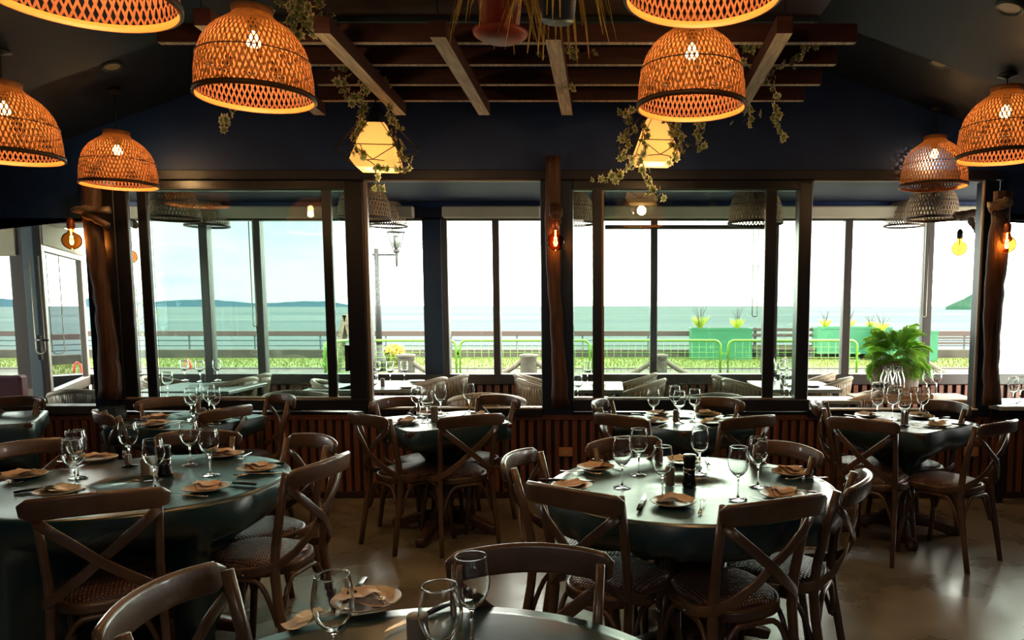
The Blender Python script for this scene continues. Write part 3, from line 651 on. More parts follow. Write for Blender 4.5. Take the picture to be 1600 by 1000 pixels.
# ================================================================== DINING ROOM FURNITURE
def make_chair():
    root = empty('cross_back_chair')
    wd = [M['cwood']]
    # rear legs run up into the back posts
    for sx in (-1, 1):
        pts = [(.205,-.255,0),(.198,-.228,.16),(.188,-.195,.34),(.184,-.185,.44),(.184,-.195,.55),(.190,-.222,.68),(.200,-.262,.835)]
        b = MB(); b.sweep([(sx*x, y, z) for x, y, z in pts], rrect(.030, .034, .010, 2), up=Vector((0,1,0)), scale=[.85,.95,1.05,1.1,1.05,.95,.85])
        b.build('back_post', wd, root)
        b = MB(); b.tube([(sx*.178,.150,.44),(sx*.186,.168,.22),(sx*.200,.198,0)], .017, 10, scale=[1.15,1,.8]); b.build('leg', wd, root)
    n = 17; pts = []; sc = []; ups = []
    for i in range(n):
        u = -1+2*i/(n-1); pts.append((.236*u, -.288-.052*(1-u*u), .812+.014*(1-u*u))); e = abs(u); sc.append(1 if e < .9 else (.90 if e < .95 else .55)); 
    b = MB(); b.sweep(pts, rrect(.024, .074, .011, 3), up=Vector((0,-.12,1)).normalized(), scale=sc); b.build('crest_rail', wd, root)
    for s in (-1, 1):
        pts = [(s*.196,-.268,.772),(s*.14,-.286,.728),(s*.07,-.292,.676),(0,-.290+.009*s,.622),(-s*.07,-.276,.568),(-s*.14,-.248,.516),(-s*.190,-.205,.478),(-s*.218,-.140,.456),(-s*.226,-.070,.442)]
        ny = Vector((0,-1,0)); ns = Vector((-s,0,0)); ups = [ny]*5+[ny.lerp(ns,.25).normalized(), ny.lerp(ns,.6).normalized(), ns, ns]
        b = MB(); b.sweep(pts, rrect(.036, .009, .004, 2), up=ups); b.build('cross_slat', wd, root)
    b = MB()
    for s in (-1, 1): b.lathe([(0,-.004),(.006,-.004),(.006,.004),(0,.004)], 8, c=(s*.231,-.075,.442))
    b.build('screw', M['metal'], root)
    def outline(k, n=40):
        out = []
        for i in range(n):
            t = 2*pi*i/n; c, s_ = cos(t), sin(t); y = .205*math.copysign(abs(s_)**.75, s_)*k; hw = (.205+.018*s_)
            out.append((hw*math.copysign(abs(c)**.7, c)*k, y))
        return out
    b = MB(); vs = []; rings = [(.98,.418),(1.0,.424),(1.0,.446),(.985,.456),(.90,.458),(.89,.450)]; n = 40
    for k, z in rings: vs += [(x, y, z) for x, y in outline(k)]
    fs = [(r*n+i, r*n+(i+1)%n, (r+1)*n+(i+1)%n, (r+1)*n+i) for r in range(len(rings)-1) for i in range(n)]; fs.append(tuple(range(n-1,-1,-1)))
    b.add(vs, fs, 0, True); b.build('seat_frame', wd, root)
    b = MB(); vs = []; rings = [(.905,.448),(.90,.462),(.86,.472),(.74,.479),(.5,.484),(.2,.486)]
    for k, z in rings: vs += [(x, y, z) for x, y in outline(k)]
    fs = [(r*n+i, r*n+(i+1)%n, (r+1)*n+(i+1)%n, (r+1)*n+i) for r in range(len(rings)-1) for i in range(n)]; fs.append(tuple((len(rings)-1)*n+i for i in range(n)))
    b.add(vs, fs, 0, True); b.build('woven_seat', M['seat'], root)
    def brace(p, q):
        p = Vector(p); q = Vector(q); pts = []
        for i in range(15):
            t = i/14; k = 1-abs(2*t-1); z = .235+.172*min(1, math.sin(min(1, k*1.25)*pi/2))
            w_ = t if False else (.5-.5*math.copysign((1-min(1,k*1.0))**.62, .5-t))
            pp = p.lerp(q, w_); pts.append((pp.x, pp.y, z))
        b = MB(); b.tube(pts, .0105, 8); b.build('leg_brace', wd, root)
    KX = .89
    brace((-.176,.168,0), (.176,.168,0)); brace((-.180,-.20,0), (.180,-.20,0)); brace((-.186,-.19,0), (-.180,.155,0)); brace((.186,-.19,0), (.180,.155,0))
    for ch in root.children:
        for v in ch.data.vertices: v.co.x *= KX
    return root
chair = Proto(make_chair()); SEATS = []
def place_chair(px, py, target, label, group, z=.85, turn=0.0, at=None):
    hi = any(q in label for q in ('front left of the right', 'front right of the right', 'in front of the left round', 'one pale seat', 'facing the camera', 'bottom left corner')); z = .88 if hi else z
    rail = PZ(px, py, z) if at is None else Vector(at)
    d = (Vector((target[0], target[1], 0))-Vector((rail.x, rail.y, 0))).normalized()
    d = Matrix.Rotation(R(turn), 3, 'Z') @ d
    o = rail+d*.315
    SEATS.append((o.x, o.y)); return chair.put((o.x, o.y, 0), math.atan2(-d.x, d.y), label, 'chair', group, scale=(1, 1, 1.035) if hi else (1, 1, 1))

def outline_r(shape, R0, th, rot):
    if shape == 'round': return R0
    a = th-rot; c, s = abs(cos(a)), abs(sin(a)); n = 9.0; h = R0
    return h/((c**n+s**n)**(1/n))
def cloth_mesh(shape, R0, rot, E, crot, zt, seed, amp=.035, nfold=9):
    rnd = random.Random(seed); n = 192; vs = []; m = 0; SE = SEATS_NOW
    ph = [rnd.uniform(0, 2*pi) for _ in range(4)]
    rows = [0, .35, .7, .93]; drop = [0.0, .012, .05, .15, .3, .5, .75, 1.0]
    for i in range(n):
        th = 2*pi*i/n; r = outline_r(shape, R0, th, rot); ext = outline_r('sq', E, th, crot)
        L_ = max(.09, ext-r)
        for k in rows: vs.append((r*k*cos(th), r*k*sin(th), zt+.0009*sin(7*th+ph[0])*k+.0012*sin(3*th+5*k)))
        fold = sin(nfold*th+ph[1])+.6*sin((nfold*1.7//1)*th+ph[2]); cor = max(0, cos(4*(th-crot)-pi))
        for q in drop:
            s = L_*q; a = min(1, s/.03)
            off = .008*a + s*.02 + amp*fold*(min(1, s/.30))**1.2 + .035*cor*s
            rr = r+off
            for sx, sy in SE:      # the cloth is pushed in by a chair seat standing under the table edge
                dd = sx*cos(th)+sy*sin(th); pp_ = sx*sx+sy*sy-dd*dd; rad = .245
                if dd > 0 and pp_ < rad*rad:
                    inner = max(.12, dd-math.sqrt(rad*rad-pp_)); k_ = min(1, max(0, (s-.11)/.12)); k_ = k_*k_*(3-2*k_)
                    if inner < rr: rr = rr+(inner-rr)*k_
            vs.append((rr*cos(th), rr*sin(th), zt-s*(.985)-.004*a))
    m = len(rows)+len(drop); fs = []
    for i in range(n):
        j = (i+1) % n
        for k in range(m-1):
            if k == 0: fs.append((i*m, i*m+1, j*m+1)); 
            else: fs.append((i*m+k, i*m+k+1, j*m+k+1, j*m+k))
    b = MB(); b.add(vs, fs, 0, True); return b
def add_cloth(c, b, label):
    o = b.build('tablecloth', M['cloth'], None, (c[0], c[1], 0)); md = o.modifiers.new('thickness', 'SOLIDIFY'); md.thickness = .0015; md.offset = -1
    return tag(o, label, 'tablecloth', 'dark teal tablecloths')
TZ = .745
def table_round_ped(c, label):
    t = empty('round_table', (c[0], c[1], 0), 0, label, 'table', 'round dining tables')
    b = MB(); b.lathe([(0,.715),(.585,.715),(.592,.722),(.592,.736),(.585,.7425),(0,.7425)], 48); b.build('tabletop', M['darkwood'], t)
    b = MB(); b.lathe([(0,.715),(.16,.715),(.15,.68),(.09,.62),(.10,.52),(.155,.40),(.165,.28),(.12,.17),(.09,.12),(.16,.09),(.17,.05),(.0,.05)], 28); b.build('pedestal', M['darkwood'], t)
    for k in range(4):
        a = k*pi/2+.4; b = MB(); b.sweep([(.1*cos(a),.1*sin(a),.10),(.25*cos(a),.25*sin(a),.085),(.40*cos(a),.40*sin(a),.03)], rrect(.07,.06,.015), scale=[1.1,1,.8]); b.build('foot', M['darkwood'], t)
def table_square_ped(c, rot, label):
    t = empty('square_table', (c[0], c[1], 0), rot, label, 'table', 'square dining tables along the windows')
    b = MB(); b.box(-.345,.345,-.345,.345,.712,.7425,bev=.006); b.build('tabletop', M['darkwood'], t)
    b = MB(); b.lathe([(0,.712),(.11,.712),(.10,.66),(.055,.62),(.05,.45),(.075,.36),(.08,.26),(.055,.18),(.09,.12),(.09,.06),(0,.06)], 20); b.build('column', M['darkwood'], t)
    for k in range(4):
        a = k*pi/2+pi/4; b = MB(); b.sweep([(.05*cos(a),.05*sin(a),.11),(.2*cos(a),.2*sin(a),.085),(.33*cos(a),.33*sin(a),.035),(.37*cos(a),.37*sin(a),.03)], rrect(.065,.06,.012), scale=[1.2,1.05,.95,.9]); b.build('foot', M['darkwood'], t)
cTR = PZ(1078, 757, .75); cTL = PZ(218, 752, .75); cTF = Vector((-.36, 1.2, 0))
table_round_ped(cTR, 'round pedestal table under the dark cloth, right of centre'); table_round_ped(cTL, 'large round table under the floor-length dark cloth on the left'); table_round_ped(cTF, 'nearest round table, cut off by the bottom edge')
CLOTHS = []
CLOTHS.append((cTR, ('round', .598, 0, .71, R(12), TZ+.002, 4, .026, 13), 'dark teal tablecloth with drooping corners on the right-hand round table'))
CLOTHS.append((cTL, ('round', .598, 0, 1.08, R(20), TZ+.002, 8, .045, 8), 'long dark teal tablecloth on the large left round table'))
CLOTHS.append((cTF, ('round', .598, 0, .90, R(10), TZ+.002, 12, .030, 10), 'wrinkled grey-looking dark tablecloth on the nearest table'))
BT = {}
for nm, px, py, near, lab, cl_ in (('A', 292, 656, (292, 674), 'square table at the back left behind the tinted sashes', 'dark cloth with a lifted left corner on the back left square table'),
                              ('B', 692, 656, (646, 672), 'square table at the back below the open left bay', 'teal-black cloth with a raised right flap on the back table below the open bay'),
                              ('C', 1068, 655, (1068, 676), 'square table at the back below the clear sashes', 'dark cloth on the back square table behind the right-hand round table'),
                              ('D', 1408, 658, (1448, 681), 'square table at the back right below the potted palm', 'dark teal cloth on the back right square table below the potted palm')):
    c = PZ(px, py, .75); q = PZ(near[0], near[1], .75); rot = math.atan2(q.y-c.y, q.x-c.x)+pi/4; BT[nm] = (c, rot)
    table_square_ped(c, rot, lab); CLOTHS.append((c, ('sq', .352, rot, .62, rot+R(6), TZ+.002, ord(nm), .016, 7), cl_))
c = PZ(-38, 655, .75); BT['E'] = (c, R(30)); table_square_ped(c, R(30), 'square table cut off by the left edge, below the side window'); CLOTHS.append((c, ('sq', .352, R(30), .62, R(36), TZ+.002, 3, .02, 8), 'dark cloth corner of the table cut off by the left edge'))

CA, CB, CC, CD = (BT[k][0] for k in 'ABCD')
G1 = 'cross-back chairs around the round tables'; G2 = 'cross-back chairs around the square tables by the windows'
for a in [
 (888, 764, cTR, 'cross-back chair at the front left of the right-hand round table', G1, .85, 5),
 (1218, 781, cTR, 'cross-back chair with woven grey-brown seat at the front right of the right-hand round table', G1, .85, 9),
 (1345, 748, cTR, 'cross-back chair on the right side of the right-hand round table, seen from the side', G1),
 (1236, 697, cTR, 'reddish cross-back chair behind the right-hand round table, on its right', G1),
 (972, 687, cTR, 'cross-back chair behind the right-hand round table, on its left', G1),
 (806, 712, cTR, 'cross-back chair with glossy crest rail on the left side of the right-hand round table', G1, .85, -4),
 (148, 772, cTL, 'cross-back chair with red-brown seat in front of the left round table', G1, .85, 4),
 (508, 719, cTL, 'cross-back chair with one pale seat edge on the right side of the left round table', G1),
 (494, 683, cTL, 'cross-back chair just behind the right-hand chair of the left round table', G1, .85, 10),
 (312, 676, cTL, 'red-brown cross-back chair behind the left round table', G1),
 (28, 694, cTL, 'cross-back chair at the back left of the left round table', G1),
 (157, 644, CA, 'pale worn cross-back chair on the left side of the back left square table', G2),
 (358, 638, CA, 'cross-back chair in front of the back left square table', G2, .85, 5),
 (262, 623, CA, 'cross-back chair behind the back left square table, under the window', G2),
 (445, 619, CA, 'cross-back chair on the right side of the back left square table', G2),
 (569, 648, CB, 'cross-back chair at the front left of the back table below the open left bay', G2),
 (738, 650, CB, 'cross-back chair at the front right of the back table below the open left bay', G2),
 (612, 624, CB, 'cross-back chair at the window side of the open bay table, left one', G2),
 (783, 620, CB, 'cross-back chair at the window side of the open bay table, right one', G2),
 (966, 650, CC, 'cross-back chair at the front left of the back table below the clear sashes', G2),
 (1174, 652, CC, 'cross-back chair at the front right of the back table below the clear sashes', G2),
 (935, 628, CC, 'cross-back chair at the window side of the clear sash table, left one', G2),
 (1130, 624, CC, 'cross-back chair at the window side of the clear sash table, right one', G2),
 (1346, 656, CD, 'cross-back chair in front of the back right table below the palm', G2),
 (1566, 660, CD, 'cross-back chair with thin pale seat at the right of the back right table', G2, .85, 12),
 (1276, 629, CD, 'cross-back chair at the window side of the palm-side table, left one', G2),
 (1484, 630, CD, 'cross-back chair at the window side of the palm-side table, right one', G2),
 (36, 622, BT['E'][0], 'cross-back chair with a bright upright post beside the left side window', G2),
 (829, 861, (-.19, 0), 'cross-back chair on the far side of the nearest table, facing the camera', G1),
 ]: place_chair(*a)
place_chair(0, 0, (0, 1.50), 'large cross-back chair in the bottom left corner beside the nearest table', G1, at=(-.985, 1.56, .85))
place_chair(0, 0, cTL, 'cross-back chair at the left edge, its seat edge beside the long cloth', G1, at=(cTL.x-.83, cTL.y-.28, .85))

for c, args, lab in CLOTHS:
    SEATS_NOW = [(x-c[0], y-c[1]) for x, y in SEATS if math.hypot(x-c[0], y-c[1]) < .85]
    add_cloth(c, cloth_mesh(*args), lab)
# ---------------------------------------------------------------- table ware
def make_glass():
    prof = [(0,.0),(.036,.0),(.0365,.0015),(.020,.004),(.0055,.009),(.0036,.020),(.0034,.055),(.0040,.082),(.0075,.090),(.020,.098),(.0335,.115),(.0405,.136),(.0425,.152),(.0395,.180),(.0352,.204),(.0346,.2075),(.0344,.2082),
            (.0334,.2082),(.0332,.2075),(.0339,.204),(.0382,.180),(.0412,.152),(.0392,.136),(.0322,.116),(.0185,.100),(.006,.0945),(0,.0935)]
    b = MB(); b.lathe(prof, 28); return b.data('wine_glass', [M['glass']])
GM = make_glass()
def glassware(items, cat='wine glass', group='stemmed wine glasses', z=TZ+.005):
    for px, py, lab in items:
        p = PZ(px, py, z); o = link('wine_glass', GM, None, p); tag(o, lab, 'glass', group)
glassware([
 (972, 761, 'wine glass before the left back plate of the right-hand round table'), (998, 742, 'wine glass standing farthest left-back beside its neighbour on the right-hand round table'),
 (1035, 779, 'wine glass directly in front of the salt shaker, nearest plate of the right-hand round table'), (1093, 740, 'wine glass behind the dark pepper mill on the right-hand round table'),
 (1153, 780, 'wine glass right of the fork near the front edge of the right-hand round table'), (1184, 760, 'tall wine glass by the back right plate of the right-hand round table')], group='wine glasses on the right-hand round table')
glassware([(118, 764, 'front glass of the two overlapping wine glasses on the left round table'), (122, 746, 'rear glass of the two overlapping wine glasses on the left round table'), (203, 728, 'wine glass left of the shakers toward the back of the left round table'),
 (243, 764, 'wine glass in front of the pepper mill on the left round table'), (298, 726, 'wine glass behind and right of the pepper mill, left round table'), (329, 742, 'wine glass nearest the black-handled knives, left round table')], group='wine glasses on the left round table')
glassware([(524, 1052, 'big foreground wine glass in front of the folded napkin'), (690, 1074, 'big foreground wine glass beside the copper-brown shaker'), (738, 1012, 'foreground wine glass whose rim overlaps the far chair rail')], group='wine glasses on the nearest table')
glassware([(300, 655, 'front left wine glass of four on the back left table'), (306, 649, 'rear left wine glass of four on the back left table'), (328, 649, 'rear right wine glass of four on the back left table'), (336, 655, 'front right wine glass of four on the back left table')], group='wine glasses on the back left square table')
glassware([(652, 652, 'leftmost of three close wine glasses, open bay table'), (668, 659, 'middle and frontmost of three close wine glasses, open bay table'), (689, 649, 'third close wine glass right of the shaker, open bay table'), (733, 646, 'wine glass standing alone at the right of the open bay table')], group='wine glasses on the open bay table')
glassware([(1021, 658, 'wine glass at the left of the clear sash table'), (1054, 650, 'rear glass of the overlapping pair, clear sash table'), (1061, 661, 'front glass of the overlapping pair, clear sash table'), (1085, 657, 'wine glass at the right of the clear sash table')], group='wine glasses on the clear sash table')
glassware([(1370, 656, 'leftmost wine glass on the palm-side table'), (1394, 655, 'wine glass in front of the glass bottles, palm-side table'), (1412, 665, 'wine glass right behind the steel shaker, palm-side table'), (1441, 655, 'rightmost wine glass on the palm-side table')], group='wine glasses on the palm-side table')

def salt_mesh():
    b = MB(); b.lathe([(0,0),(.0185,0),(.0195,.003),(.0195,.072),(.018,.076),(.012,.078),(0,.078)], 20); return b.data('shaker', [M['salt']])
SM = salt_mesh()
def make_mill():
    r = empty('pepper_mill'); b = MB(); b.lathe([(0,0),(.0285,0),(.029,.012),(.0235,.045),(.0255,.072),(.0,.072)], 24); b.build('jar', M['pepper'], r)
    b = MB(); b.lathe([(0,.072),(.0262,.072),(.0262,.079),(.0,.079)], 24); b.build('collar', M['metal'], r)
    b = MB(); b.lathe([(0,.079),(.025,.079),(.0245,.108),(.0285,.118),(.0285,.132),(.026,.135),(0,.135)], 24); b.build('grinder_cap', M['black'], r); return r
mill = Proto(make_mill())
mill.put(PZ(1077, 760, TZ+.004), 0, 'dark glass pepper mill with black cap on the right-hand round table', 'pepper mill', 'pepper mills')
mill.put(PZ(258, 743, TZ+.004), 0, 'dark pepper mill behind a wine glass on the left round table', 'pepper mill', 'pepper mills')
for px, py, lab, sc in ((1047, 758, 'stone-grey salt shaker left of the pepper mill of the right-hand round table', 1), (228, 743, 'stone-grey salt shaker left of the pepper mill, left round table', 1), (652, 1018, 'copper-brown shaker cut off by the bottom edge on the nearest table', 1.1),
                    (318, 652, 'small pale shaker between the glasses on the back left table', .85), (679, 657, 'tall brown-grey shaker among the glasses on the open bay table', 1.2), (1056, 659, 'shaker half hidden by glasses on the clear sash table', 1), (1413, 664, 'steel-grey shaker at the front of the palm-side table', 1.15), (201, 727, 'small white shaker behind a glass stem on the left round table', .7)):
    o = link('shaker', SM, None, PZ(px, py, TZ+.004)); o.scale = (sc,)*3; tag(o, lab, 'shaker', 'salt shakers')
# plate, napkin, knife, fork
b = MB(); b.lathe([(0,0),(.050,0),(.056,.002),(.084,.013),(.087,.016),(.085,.0175),(.060,.0065),(.048,.005),(0,.0045)], 32); PM = b.data('side_plate', [M['plate']])
def napkin_mesh(mat, seed):
    rnd = random.Random(seed); b = MB(); nx, ny = 9, 7; 
    for lay, (rot_, dx, dz) in enumerate(((0, 0, 0), (.35, .006, .006), (.7, .0, .011))):
        vs = []
        for j in range(ny):
            for i in range(nx):
                u, v = i/(nx-1)-.5, j/(ny-1)-.5; x, y = .17*u*(1-.25*lay), .11*v*(1-.15*lay); z = .006+dz+.010*sin(u*4+lay)+.006*v*v*8+.004*sin(5*v+seed)+rnd.uniform(0,.0006)
                vs.append((x*cos(rot_)-y*sin(rot_)+dx, x*sin(rot_)+y*cos(rot_), z))
        b.add(vs, [(j*nx+i, j*nx+i+1, (j+1)*nx+i+1, (j+1)*nx+i) for j in range(ny-1) for i in range(nx-1)], 0, True)
    return b.data('napkin', [mat])
NM = [napkin_mesh(M['napkin'], 1), napkin_mesh(M['napkin'], 2), napkin_mesh(M['napkin2'], 3)]
def make_knife():
    r = empty('steak_knife'); b = MB(); b.sweep([(0,-.115,.006),(0,-.06,.008),(0,-.005,.007)], rrect(.018,.012,.004,2), scale=[.9,1,.85]); b.build('handle', M['black'], r)
    b = MB(); b.add([(-.008,-.005,.006),(.008,-.005,.006),(.010,.05,.006),(.004,.095,.006),(-.006,.115,.006),(-.009,.04,.006)]+[(-.008,-.005,.0075),(.008,-.005,.0075),(.010,.05,.0075),(.004,.095,.0075),(-.006,.115,.0075),(-.009,.04,.0075)], [(5,4,3,2,1,0),(6,7,8,9,10,11)]+[(i,(i+1)%6,6+(i+1)%6,6+i) for i in range(6)])
    b.build('blade', M['metal'], r); return r
def make_fork():
    r = empty('fork'); b = MB(); b.sweep([(0,-.105,.003),(0,-.05,.006),(0,.03,.012),(0,.045,.010)], rrect(.013,.0028,.0012,1), scale=[1.1,.8,.45,.7]); b.build('handle', M['metal'], r)
    b = MB(); b.sweep([(0,.043,.010),(0,.055,.008)], rrect(.022,.002,.0008,1), scale=[.6,1])
    for k in range(4): x = (k-1.5)*.0062; b.tube([(x,.054,.008),(x,.080,.006),(x,.100,.011)], .0014, 4, scale=[1,1,.6])
    b.build('tines', M['metal'], r); return r
knife = Proto(make_knife()); fork = Proto(make_fork())
rs = random.Random(21)
def setting(p, c, where, nap=0, knife_left=False, plate=True, cutlery=True, zt=TZ+.0045, sc=1.0, on_plate=False):
    d = Vector((c[0]-p.x, c[1]-p.y)); an = math.atan2(-d.x, d.y); u = Vector((cos(an), sin(an), 0)); v = Vector((-sin(an), cos(an), 0))
    p = Vector((p.x, p.y, zt))
    if plate: tag(link('side_plate', PM, None, p, (0,0,an)), 'small stoneware plate '+where, 'plate', 'small side plates')
    o = link('napkin', NM[nap], None, p+Vector((0,0,.008 if plate else 0)), (0, 0, an+rs.uniform(-.7,.7))); o.scale = (.84,)*3; tag(o, ('tan' if nap < 2 else 'pale')+' folded napkin '+where, 'napkin', 'folded paper napkins')
    if cutlery:
        s = -1 if knife_left else 1; zk = .018 if on_plate else .0
        o = knife.put(p+u*(s*(.118 if not on_plate else .03))+v*(-.01)+Vector((0,0,zk)), an+rs.uniform(-.35,.35), 'steak knife with black handle '+where, 'knife', 'black-handled steak knives')
        o = fork.put(p-u*(s*(.108 if not on_plate else .02))+Vector((0,0,zk)), an+rs.uniform(-.4,.4), 'steel fork '+where, 'fork', 'steel forks')
RT = 'of the right-hand round table'; LT = 'of the left round table'
for px, py, wh, n, kl in ((1052, 788, 'at the front place '+RT, 0, True), (931, 733, 'at the back left place '+RT, 1, True), (1070, 724, 'behind the pepper mill '+RT, 2, False), (1236, 741, 'at the back right place '+RT, 0, False), (1222, 776, 'at the front right place '+RT, 1, True), (893, 763, 'at the front left place '+RT, 0, True)):
    setting(PZ(px, py, .75), cTR, wh, n, kl)
for px, py, wh, n, kl in ((322, 766, 'at the front right place '+LT, 0, False), (402, 735, 'at the right place '+LT, 0, False), (352, 713, 'at the back right place '+LT, 1, False), (152, 719, 'at the back left place '+LT, 0, True), (38, 746, 'at the left place '+LT, 1, True), (92, 771, 'at the front left place '+LT, 2, True)):
    setting(PZ(px, py, .75), cTL, wh, n, kl)
setting(PZ(572, 944, .75), cTF, 'at the far left place of the nearest table', 0, False, on_plate=True)
o = link('napkin', NM[2], None, PZ(478, 972, TZ+.004), (0,0,.9)); o.scale = (.55,.55,.55); tag(o, 'pale napkin lying flat at the left edge of the nearest table', 'napkin', 'folded paper napkins')
o = knife.put(PZ(660, 965, TZ+.004), 2.5, 'knife gleaming beside the foreground plate on the nearest table', 'knife', 'black-handled steak knives')
for key, tn in (('A', 'back left table'), ('B', 'open bay table'), ('C', 'clear sash table'), ('D', 'palm-side table')):
    c, rot = BT[key]
    for k, side in enumerate(('right rear', 'left rear', 'left front', 'right front')):
        # sides of the diamond
        a = None
        for q in range(4):
            aa = rot+q*pi/2; dx, dy = cos(aa), sin(aa)
            if (dy > 0) == ('rear' in side) and (dx > 0) == ('right' in side): a = aa
        if a is None: continue
        p = Vector((c.x+.245*cos(a), c.y+.245*sin(a), 0))
        setting(p, c, 'on the %s side of the %s' % (side, tn), [2,1,0,2][k], k % 2 == 0)

# ================================================================== PENDANT LAMPS
def dome_r(t):   # t 0 top .. 1 bottom ; returns (r, z) for unit diameter 1, height .93
    pts = [(0,.165,1.0),(.07,.155,.955),(.12,.165,.91),(.20,.245,.84),(.32,.345,.74),(.48,.425,.60),(.64,.47,.43),(.80,.492,.25),(1.0,.500,.03)]
    for (a, r0, z0), (b_, r1, z1) in zip(pts, pts[1:]):
        if t <= b_: k = (t-a)/(b_-a); k = k; return r0+(r1-r0)*k, z0+(z1-z0)*k
    return pts[-1][1:]
def smooth_r(t):
    e = .03; q = [dome_r(min(1, max(0, t+d))) for d in (-e, 0, e)]; return sum(x[0] for x in q)/3, sum(x[1] for x in q)/3
def make_basket(D, lit=True, strips=66, seg=26):
    H = .78*D; root = empty('basket_lamp_shade' if False else 'basket_pendant')
    mt = M['bamboo'] if lit else M['dullbamboo']
    b = MB()
    for s in (-1, 1):
        for k in range(strips):
            a0 = 2*pi*k/strips + (0 if s > 0 else pi/strips*.9); vs = []
            for i in range(seg+1):
                t = i/seg; r, z = smooth_r(t); r *= D; z *= H
                tw = t**.9; a = a0+s*tw*.74; wv = .0016*s*cos(pi*i)*D/.47
                hw = (.0040 if r > .1 else .0028)*D/.47/ max(r, .05)
                if not lit: hw *= 1.5
                for q in (-1, 1): vs.append(((r+wv)*cos(a+q*hw), (r+wv)*sin(a+q*hw), z))
            b.add(vs, [(2*i, 2*i+1, 2*i+3, 2*i+2) for i in range(seg)], 0, True)
    b.build('woven_shade', mt, root)
    def band(t, rr, hh, mat, name, off=0.0):
        r, z = smooth_r(t); r = r*D+off; z *= H; b = MB(); b.tube([(r*cos(2*pi*k/40), r*sin(2*pi*k/40), z) for k in range(40)], rr, 6, closed=True, scale=None)
        return b
    r, z = .5*D, .02*H
    b = MB(); b.lathe([(r-.004,z-.012),(r+.001,z-.012),(r+.001,z+.010),(r-.004,z+.010),(r-.004,z-.012)], 48); b.build('rim', M['bamboolight'] if lit else M['bamboodark'], root)
    b = MB(); b.lathe([(r+.001,z-.009),(r+.007,z-.009),(r+.007,z+.009),(r+.001,z+.009),(r+.001,z-.009)], 48); b.build('hoop', M['bamboodark'], root)
    band(.64, .0028, 0, None, '', .003).build('binding_string', M['bamboodark'], root)
    b = MB(); b.lathe([(.155*D,.93*H),(.170*D,.93*H),(.176*D,1.0*H),(.160*D,1.0*H),(.155*D,.93*H)], 32); b.build('neck_ring', M['bambooneck'] if lit else mt, root)
    b = MB(); b.lathe([(0,.99*H),(.158*D,.99*H)], 24); b.build('top_disc', M['bamboodark'], root)
    b = MB(); b.lathe([(0,.90*H),(.02,.90*H),(.024,.80*H),(.020,.74*H),(0,.74*H)], 12); b.build('socket', M['black'], root)
    b = MB(); b.lathe([(.012,.74*H),(.018,.71*H),(.028,.655*H),(.030,.62*H),(.022,.58*H),(0,.565*H)], 14); b.build('bulb', M['bulb'] if lit else M['amber'], root)
    if lit:
        l = bpy.data.lights.new('bulb_light', 'POINT'); l.energy = 6.5; l.color = (1, .60, .24); l.shadow_soft_size = .03
        lo = bpy.data.objects.new('bulb_light', l); COL.objects.link(lo); lo.parent = root; lo.location = (0,0,.50*H)
    return root
def hang(root, pt, D, zc, top, label, group, scale=1):
    """cord up to the ceiling as part of this lamp"""
    b = MB(); zt = top-pt.z; b.tube([(0,0,.97*.78*D), (0,0,zt/scale)], .004, 6); b.build('cord', M['cord'], root)
    b = MB(); b.lathe([(0,0),(.045,0),(.05,-.012),(.0,-.03)], 16, c=(0,0,zt/scale)); b.build('ceiling_rose', M['cord'], root)
Dl = .47
bproto = make_basket(Dl); bsaved = bproto
first = True
LAMPS = [ # centre px, width px, bottom rim py (at centre of ellipse), label
 (400, 173, 154, 'lit woven basket pendant over the left part of the timber trellis'),
 (187, 106, 290, 'small lit basket pendant hanging before the left timber post'),
 (12, 146, 246, 'lit basket pendant cut off by the left edge'),
 (128, 270, 0, 'big lit basket pendant in the top left corner, only its rim in view'),
 (1098, 242, -3, 'big lit basket pendant cut off at the top, above another pendant'),
 (1080, 167, 169, 'lit basket pendant right of centre, directly below a bigger one'),
 (1568, 136, 246, 'lit basket pendant cut off by the right edge'),
 (1458, 99, 292, 'small lit basket pendant left of the right-edge pendant'),
]
for px, wpx, py, lab in LAMPS:
    o = bproto if first else copy_tree(bsaved_clean)
    if first:
        bsaved_clean = copy_tree(bproto)
        for x in [bsaved_clean]+list(bsaved_clean.children): x.hide_render = False
    first = False
    # distance from apparent width
    depth = Dl*F/wpx; d = ray(px, py); t = depth/ (d.dot(Vector((0, cos(TH), -sin(TH))))); p = Vector((0,0,EYE))+d*t
    o.location = p; o.rotation_euler = (0, 0, rs.uniform(0, 6))
    top = (ceilz(p.x) if p.y > YS else loz(p.x))-.002
    hang(o, p, Dl, 0, top, lab, '')
    tag(o, lab, 'pendant lamp', 'lit woven basket pendants')
def kill(o):
    for c in list(o.children): kill(c)
    bpy.data.objects.remove(o)
kill(bsaved_clean)
dproto = make_basket(.46, False, 48, 20); dclean = copy_tree(dproto); first = True
